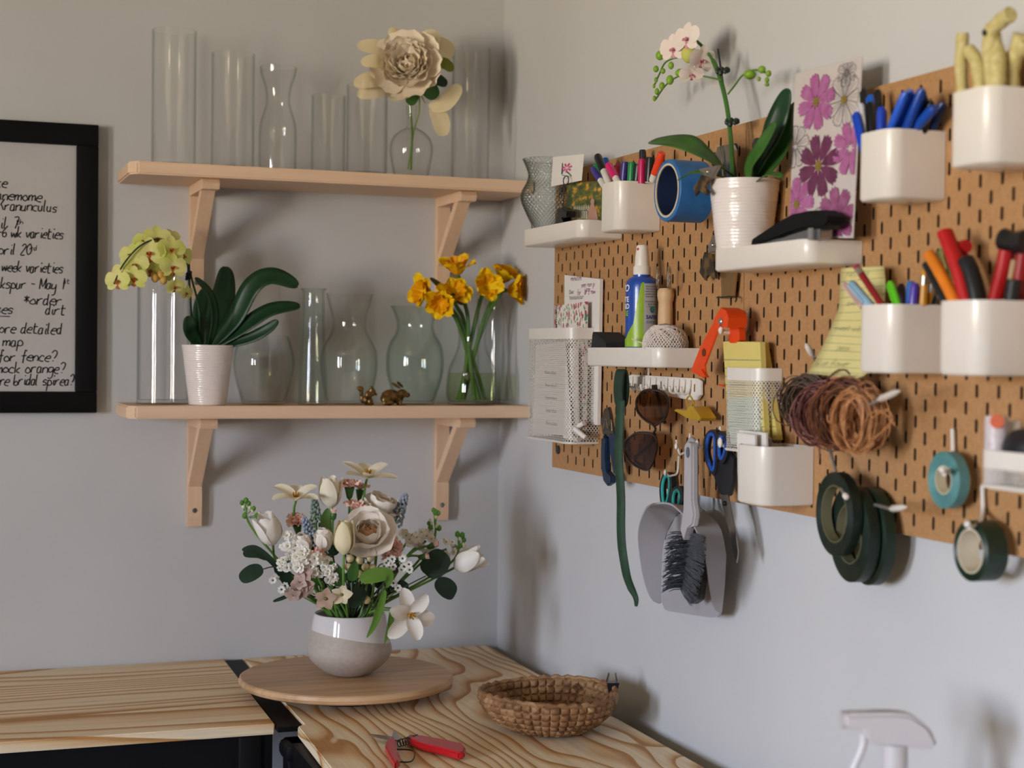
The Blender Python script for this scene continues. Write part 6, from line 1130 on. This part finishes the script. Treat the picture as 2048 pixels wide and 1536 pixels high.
def bud_small(rt, c, s, mx):
    O('calyx', M().lathe([(.001, -s*.6), (s*.2, -s*.45), (s*.26, -s*.1), (s*.2, .0), (0, 0)], 12, mx), CAL, rt); g = M(); g.ring(mx @ T(0, 0, -s*.2), 4, 0, s*.6, s*.44, 40, -5, jit=.3, cup=.8, r0=s*.04, ruf=.12); g.ring(mx @ T(0, 0, -s*.2), 4, .5, s*.5, s*.4, 30, 20, jit=.3, cup=.8, r0=s*.02, ruf=.12); O('petals', g, PNK, rt)
def muscari(col, col2):
    def f(rt, c, s, mx):
        g = M(); n_ = 54
        for i in range(n_):
            t = i/n_; a = i*2.4; rr_ = s*(.36*(1-t)**.55+.03); g.ball(mx @ Vector((math.cos(a)*rr_, math.sin(a)*rr_, -s*.9+t*s*1.9)), (s*.095, s*.095, s*.115), n=1)
        O('florets', g, mat(col, .6, h2=col2, scale=150), rt); O('spike', M().tube([mx @ Vector((0, 0, -s)), mx @ Vector((0, 0, s*.95))], .0018, 6), CAL, rt)
    return f
def stock(nfl, mt=None, sp=.5, fs=.30):
    def f(rt, c, s, mx):
        g = M(); h = M(); rr = random.Random(int(c.x*9999))
        for i in range(nfl):
            o = Vector((rr.gauss(0, 1), -abs(rr.gauss(0, .8)), rr.gauss(0, 1))).normalized()*s*sp*rr.uniform(.55, 1); m2 = AX(c+o, o+Vector((0, -.6*s, .1*s)), rr.uniform(0, 6)); z_ = s*fs*rr.uniform(.8, 1.15)
            g.ring(m2, 5, 0, z_*.62, z_*.6, 65, 88, jit=.4, cup=.15, r0=.0005, ruf=.18, e2=.2, n=5, m=2); g.ring(m2 @ T(0, 0, .001), 4, .5, z_*.4, z_*.42, 30, 60, jit=.4, cup=.2, r0=.0005, ruf=.2, e2=.2, n=4, m=2); h.ball(m2 @ Vector((0, 0, .0015)), .0016, n=1)
        O('blossoms', g, mt or WHT, rt); O('centres', h, GR('#8aa04a'), rt)
    return f
def sprig(pts_w, pts_g):
    def f(rt, c, s, mx):
        g = M(); h = M(); q = px(c)
        for du, dv, r_ in pts_w: k = P(0, 0, y=1); p_ = c+Vector((du*q*1.02, 0, -dv*q)); g.ball(p_, (r_*q, r_*q, r_*q*1.25), n=2)
        for du, dv, r_ in pts_g:
            p_ = c+Vector((du*q, -.002, -dv*q)); h.ball(p_, (r_*q, r_*q, r_*q*1.2), n=1); h.tube([p_, c+Vector((du*q*.3, 0, -dv*q*.5-.01))], .0008, 4, cap=False)
        O('pale_buds', g, mat('#d9dcb4', .5), rt); O('green_buds', h, GR('#4f8430', '#6a9c3e'), rt)
    return f
V3 = lambda *a: a
FL = [
 ('tulip', 'topmost open cream tulip, seen from the side with splayed petals', 'tulip', 734, 956, .0, (.05, -.25, 1), tulip_open(64, 84, .30), 100),
 ('tulip', 'open cream tulip at upper left with gold stamens', 'tulip', 592, 1000, -.01, (-.1, -.35, 1), tulip_open(52, 94, .30), 92),
 ('tulip', 'half closed white tulip standing upright between the open upper ones', 'tulip', 661, 1016, -.005, (-.02, -.05, 1), tulip_cup(6, CRT, 1.25), 44),
 ('tulip', 'white cup shaped tulip at the far left tilting outward', 'tulip', 546, 1090, -.02, (-.35, -.25, 1), tulip_cup(6, WHT, 1.0), 60),
 ('tulip', 'closed cream tulip bud in the middle, left of the big rose', 'tulip', 688, 1109, -.125, (-.02, -.1, 1), tulip_cup(-8, petal_mat('#f8ecc8', '#f2e4b8'), 1.5), 40),
 ('tulip', 'white tulip at the far right tilting outward', 'tulip', 908, 1136, -.02, (1, -.3, .55), tulip_cup(8, WHT, 1.1, .25), 52),
 ('tulip', 'wide open white tulip facing forward, hanging over the vase at lower right', 'tulip', 818, 1229, -.115, (.15, -1, -.02), tulip_open(72, 90, .34, WHT), 98),
 ('garden_rose', 'large blush garden rose with a peach heart in the centre', 'rose', 738, 1080, -.07, (-.25, -.75, .6), rose, 108),
 ('garden_rose', 'pale garden rose behind the large one', 'rose', 755, 1028, .02, (.3, -.3, .9), rose, 78),
 ('garden_rose', 'cream rose bud left of the closed tulip bud', 'rose', 652, 1102, -.06, (-.25, -.3, 1), bud_rose, 44),
 ('garden_rose', 'small blush rose bud behind the white stock at left', 'rose', 616, 1102, -.03, (-.4, -.4, .8), bud_rose, 40),
 ('carnation', 'pink carnation directly under the topmost tulip', 'carnation', 699, 976, .0, (-.05, -.2, 1), carnation, 48),
 ('carnation', 'pale pink carnation half hidden behind the topmost tulip', 'carnation', 720, 980, .03, (.1, 0, 1), carnation, 40),
 ('carnation', 'peach carnation between the closed tulip and the pale rose', 'carnation', 711, 1020, -.01, (.05, -.2, 1), carnation, 48),
 ('carnation', 'pink carnation behind the left blue grape hyacinth', 'carnation', 594, 1048, .0, (-.2, -.4, .8), carnation, 48),
 ('carnation', 'coral pink carnation right of the large rose', 'carnation', 786, 1096, -.075, (.35, -1, .2), carnation, 43),
 ('carnation', 'pink carnation below the coral one', 'carnation', 774, 1110, -.07, (.1, -1, -.3), carnation, 31),
 ('carnation', 'pink carnation showing between rose bud and white stock', 'carnation', 636, 1112, -.065, (-.2, -.8, .2), carnation, 38),
 ('carnation_bud', 'pink carnation bud beside the upright white tulip', 'carnation', 667, 1026, -.02, (0, -.1, 1), bud_small, 26),
 ('carnation_bud', 'pink carnation bud on the right, upper of the two', 'carnation', 868, 1090, -.02, (.9, -.3, .4), bud_small, 26),
 ('carnation_bud', 'pink carnation bud on the right, lower of the two', 'carnation', 851, 1113, -.03, (.9, -.5, .2), bud_small, 26),
 ('grape_hyacinth', 'grey green grape hyacinth spike under the upright tulip', 'hyacinth', 631, 1026, -.01, (-.1, -.1, 1), muscari('#8a9a98', '#7a8c7c'), 32),
 ('grape_hyacinth', 'pale blue grape hyacinth spike at the left', 'hyacinth', 619, 1064, -.04, (-.45, -.2, 1), muscari('#9aa8be', '#8494ac'), 33),
 ('grape_hyacinth', 'pale blue grape hyacinth spike leaning right behind the pale rose', 'hyacinth', 800, 1020, .01, (.35, -.1, 1), muscari('#a3aab8', '#8c96a6'), 35),
 ('stock', 'large white stock blossom cluster left of centre', 'stock', 613, 1122, -.085, (-.4, -.8, .3), stock(19), 62),
 ('stock', 'white stock blossoms below the large left cluster', 'stock', 654, 1144, -.09, (-.2, -1, 0), stock(11), 48),
 ('stock', 'white stock blossoms just under the left cup tulip', 'stock', 584, 1090, -.03, (-.5, -.5, .4), stock(11), 50),
 ('stock', 'small white stock blossoms at the far left above the dusty hellebore', 'stock', 574, 1124, -.05, (-.6, -.6, .1), stock(9), 39),
 ('stock', 'white stock blossoms right of the coral carnation', 'stock', 826, 1068, .0, (.4, -.4, .8), stock(11), 50),
 ('stock', 'white stock blossoms behind the right carnation buds', 'stock', 852, 1082, .01, (.6, -.4, .6), stock(11), 48),
 ('stock', 'white stock blossoms beside the far right tulip', 'stock', 893, 1098, .0, (.8, -.4, .5), stock(7), 39),
 ('stock_sprig', 'budding green stock tip at the far upper left', 'stock', 491, 1015, .0, (-.4, 0, 1), sprig([(-4, -2, 4), (8, 0, 4), (0, 16, 5), (28, 14, 4), (14, 6, 4)], [(-8, -10, 5), (0, -14, 6), (6, -8, 5), (16, 2, 5), (-2, 16, 6), (26, 20, 6), (22, 16, 5)]), 20),
 ('stock_sprig', 'budding green stock tip at the upper right', 'stock', 870, 1040, .0, (.2, 0, 1), sprig([(2, -6, 4), (-8, 8, 4), (4, 12, 5), (-10, 0, 3)], [(0, -16, 6), (-4, -20, 5), (6, -14, 5), (-10, 14, 6), (8, 16, 6), (-14, 6, 4)]), 20),
 ('stock_sprig', 'budding green stock tip at the far right above the tulip', 'stock', 918, 1078, .0, (.4, 0, 1), sprig([(2, 0, 4), (10, 14, 5), (-14, 8, 5)], [(-4, -10, 6), (6, -8, 6), (10, 2, 5), (-8, 16, 5), (2, 14, 5)]), 20),
]
for a in FL: flower(*a[:8], w_=a[8])
HEL = petal_mat('#cfb4aa', '#b4968c'); HEL2 = petal_mat('#f0e4c6', '#e2d2ae')
def hellebore(k, mt):
    def f(rt, c, s, mx):
        g = M(); h = M(); rr = random.Random(k)
        for i in range(k):
            o = Vector((rr.uniform(-1, 1), rr.uniform(-.6, 0), rr.uniform(-1, 1)))*s*.34*(k > 1); m2 = AX(c+o, o+Vector((rr.uniform(-.4, .4)*s, -s, rr.uniform(-.3, .3)*s)), rr.uniform(0, 6)); z_ = s*(.5 if k > 1 else .95)
            g.ring(m2, 5, 0, z_*.55, z_*.48, 60, 95, jit=.3, cup=.1, r0=.001, e1=.6, e2=.95, n=6); h.ball(m2 @ Vector((0, 0, .002)), z_*.09, n=1)
        O('petals', g, mt, rt); O('centres', h, GR('#8a7a4a'), rt)
    return f
flower('hellebore', 'dusty mauve hellebore blossom cluster at lower left', 'hellebore', 604, 1168, -.095, (-.3, -1, -.1), hellebore(7, HEL), 62)
flower('hellebore', 'tan hellebore flower drooping over the left vase rim', 'hellebore', 651, 1197, -.115, (-.1, -1, -.3), hellebore(1, petal_mat('#c8b09a', '#b89a84')), 46)
flower('hellebore', 'small cream star shaped flower above the vase rim', 'hellebore', 683, 1189, -.115, (.1, -1, 0), hellebore(1, HEL2), 42)
def daisies(k, spread):
    def f(rt, c, s, mx):
        g = M(); h = M(); rr = random.Random(k+int(c.x*5000))
        for i in range(k):
            o = Vector((rr.uniform(-1, 1)*spread[0], rr.uniform(-.01, 0), rr.uniform(-1, 1)*spread[1])) if k > 1 else Vector(); m2 = AX(c+o, (rr.uniform(-.3, .3), -1, rr.uniform(-.2, .5)), 0); g.ring(m2, 7, 0, s*.44, s*.3, 60, 85, jit=.2, cup=.15, r0=.0006, e2=.2, n=4, m=1); h.ball(m2 @ Vector((0, 0, .001)), s*.14, n=1)
        O('blossoms', g, petal_mat('#fbf9f4'), rt); O('centres', h, mat('#3c4420', .7), rt)
    return f
for u, v, k, sp, lb in ((777, 1132, 8, (.008, .013), 'cluster of tiny white blossoms right of the berries'), (810, 1128, 8, (.008, .015), 'cluster of tiny white blossoms right of the first cluster'), (790, 1170, 2, (.006, .006), 'pair of tiny white blossoms above the forward facing tulip'),
                        (806, 1184, 1, (0, 0), 'single tiny white blossom just above the forward facing tulip'), (566, 1178, 5, (.005, .007), 'tiny white blossoms at the far lower left'), (548, 1158, 2, (.004, .004), 'smallest tiny white blossoms near the left eucalyptus')):
    flower('spirea', lb, 'flower', u, v, -.09 if u > 700 else -.05, (.2 if u > 700 else -.5, -1, .2), daisies(k, sp), 17, r=.0012)
BER = mat('#d8c79c', .35, h2='#c8b27e', scale=120, coat=.3)
for i, (u, v) in enumerate(((700, 1117), (731, 1134), (745, 1136), (719, 1148), (719, 1120), (733, 1200), (697, 1134), (741, 1116))):
    c = P(u, v, y=BY-.085); rt = thing('berry', 'cream round berry low in the middle of the bouquet', 'berry', tuple(c), group='cream berries in the bouquet'); O('fruit', M().ball(c, 8.2*px(c), n=3), BER, rt); O('stem', M().tube([c+Vector((0, .004, -.004)), c.lerp(VC+Vector((0, 0, ZM)), .5)+Vector((0, .01, 0)), VC+Vector((0, -.01, ZM-.02))], .0011, 5), CAL, rt)
def leafy(label, leaves, mt, dy, name='leaf_sprig', twig=None, cat='leaf'):
    rt = thing(name, label, cat, (VC.x, VC.y, ZM-.04))
    for l, wp in leaves: p = [P(q[0], q[1], y=BY+dy+(q[2] if len(q) > 2 else 0)) for q in l]; O('leaf', M().leaf(p, wp*px(p[0]), (.15, -1, .35), fold=.22, e1=.6, e2=.5 if mt is EUC else .9), mt, rt)
    tw = twig or [(leaves[0][0][0][0], leaves[0][0][0][1])]; pts = [VC+Vector((0, 0, ZM-.03)), Vector((VC.x+(P(tw[0][0], tw[0][1], y=BY).x-VC.x)*.2, VC.y-.02, ZM+.01))]+[P(u, v, y=BY+dy) for u, v in tw]; O('twig', M().tube(spline(pts, 5), .0012, 5), GR('#4a5038'), rt)
EUC = GR('#27402c', '#1c3224'); LIME = GR('#5c8630', '#6b953a')
leafy('eucalyptus sprig with three dark oval leaves at the far left', [([(552, 1146), (548, 1128), (512, 1098), (484, 1100)], 14), ([(536, 1118), (515, 1106), (486, 1108)], 22), ([(526, 1138), (505, 1145), (480, 1160)], 32), ([(560, 1120), (556, 1135), (558, 1152)], 12)], EUC, -.04, 'eucalyptus_sprig', [(570, 1140), (526, 1138)])
leafy('long thin dark leaf pointing down left under the mauve hellebore', [([(586, 1184), (570, 1194), (546, 1203)], 8)], EUC, -.06)
leafy('dark round leaf between the left eucalyptus and white stock', [([(588, 1168), (572, 1158), (566, 1138)], 26)], EUC, -.045)
leafy('eucalyptus sprig with two big round dark leaves at the right', [([(850, 1148, .01), (868, 1130), (890, 1104, -.005)], 54), ([(870, 1164), (890, 1176), (910, 1190)], 42)], EUC, -.03, 'eucalyptus_sprig', [(820, 1168), (852, 1152)])
leafy('deep green leaf low left of the berries', [([(684, 1170), (672, 1148), (660, 1122)], 34)], MIDLEAF, -.10)
leafy('deep green leaf between the berries', [([(704, 1162), (706, 1142), (712, 1122)], 24)], MIDLEAF, -.105)
leafy('broad lime green leaf across the front of the bouquet', [([(720, 1160), (745, 1152), (776, 1150), (774, 1176)], 30)], LIME, -.11)
leafy('lime green blade hanging over the vase front', [([(770, 1180), (760, 1215), (748, 1250), (733, 1276)], 16)], LIME, -.12)
leafy('lime green blade hanging right of the vase, behind the forward facing tulip', [([(784, 1216, .02), (780, 1250, .01), (769, 1288)], 13)], LIME, -.10)
leafy('grey green tulip leaf standing below the upright tulip', [([(652, 1066), (650, 1040), (656, 1016)], 22)], GR('#5a7a3c'), -.02)
leafy('dark leaf at the vase mouth below the berries', [([(704, 1215), (716, 1192), (726, 1176)], 30)], EUC, -.09)
rr = random.Random(11)
for i in range(46):
    u = rr.uniform(600, 800); v = rr.uniform(1105, 1200)-abs(u-700)*.12; du, dv = rr.uniform(-26, 26), rr.uniform(-28, 8)
    leafy('dark filler leaf deep inside the bouquet', [([(u, v), (u+du*.6, v+dv*.5), (u+du, v+dv)], rr.uniform(16, 26))], EUC if i % 3 else MIDLEAF, rr.uniform(-.055, .02), name='filler_leaf', twig=[(u, v)])
for o in [o for o in COL.objects if o.name.startswith('filler_leaf')]: o['group'] = 'filler leaves deep in the bouquet'
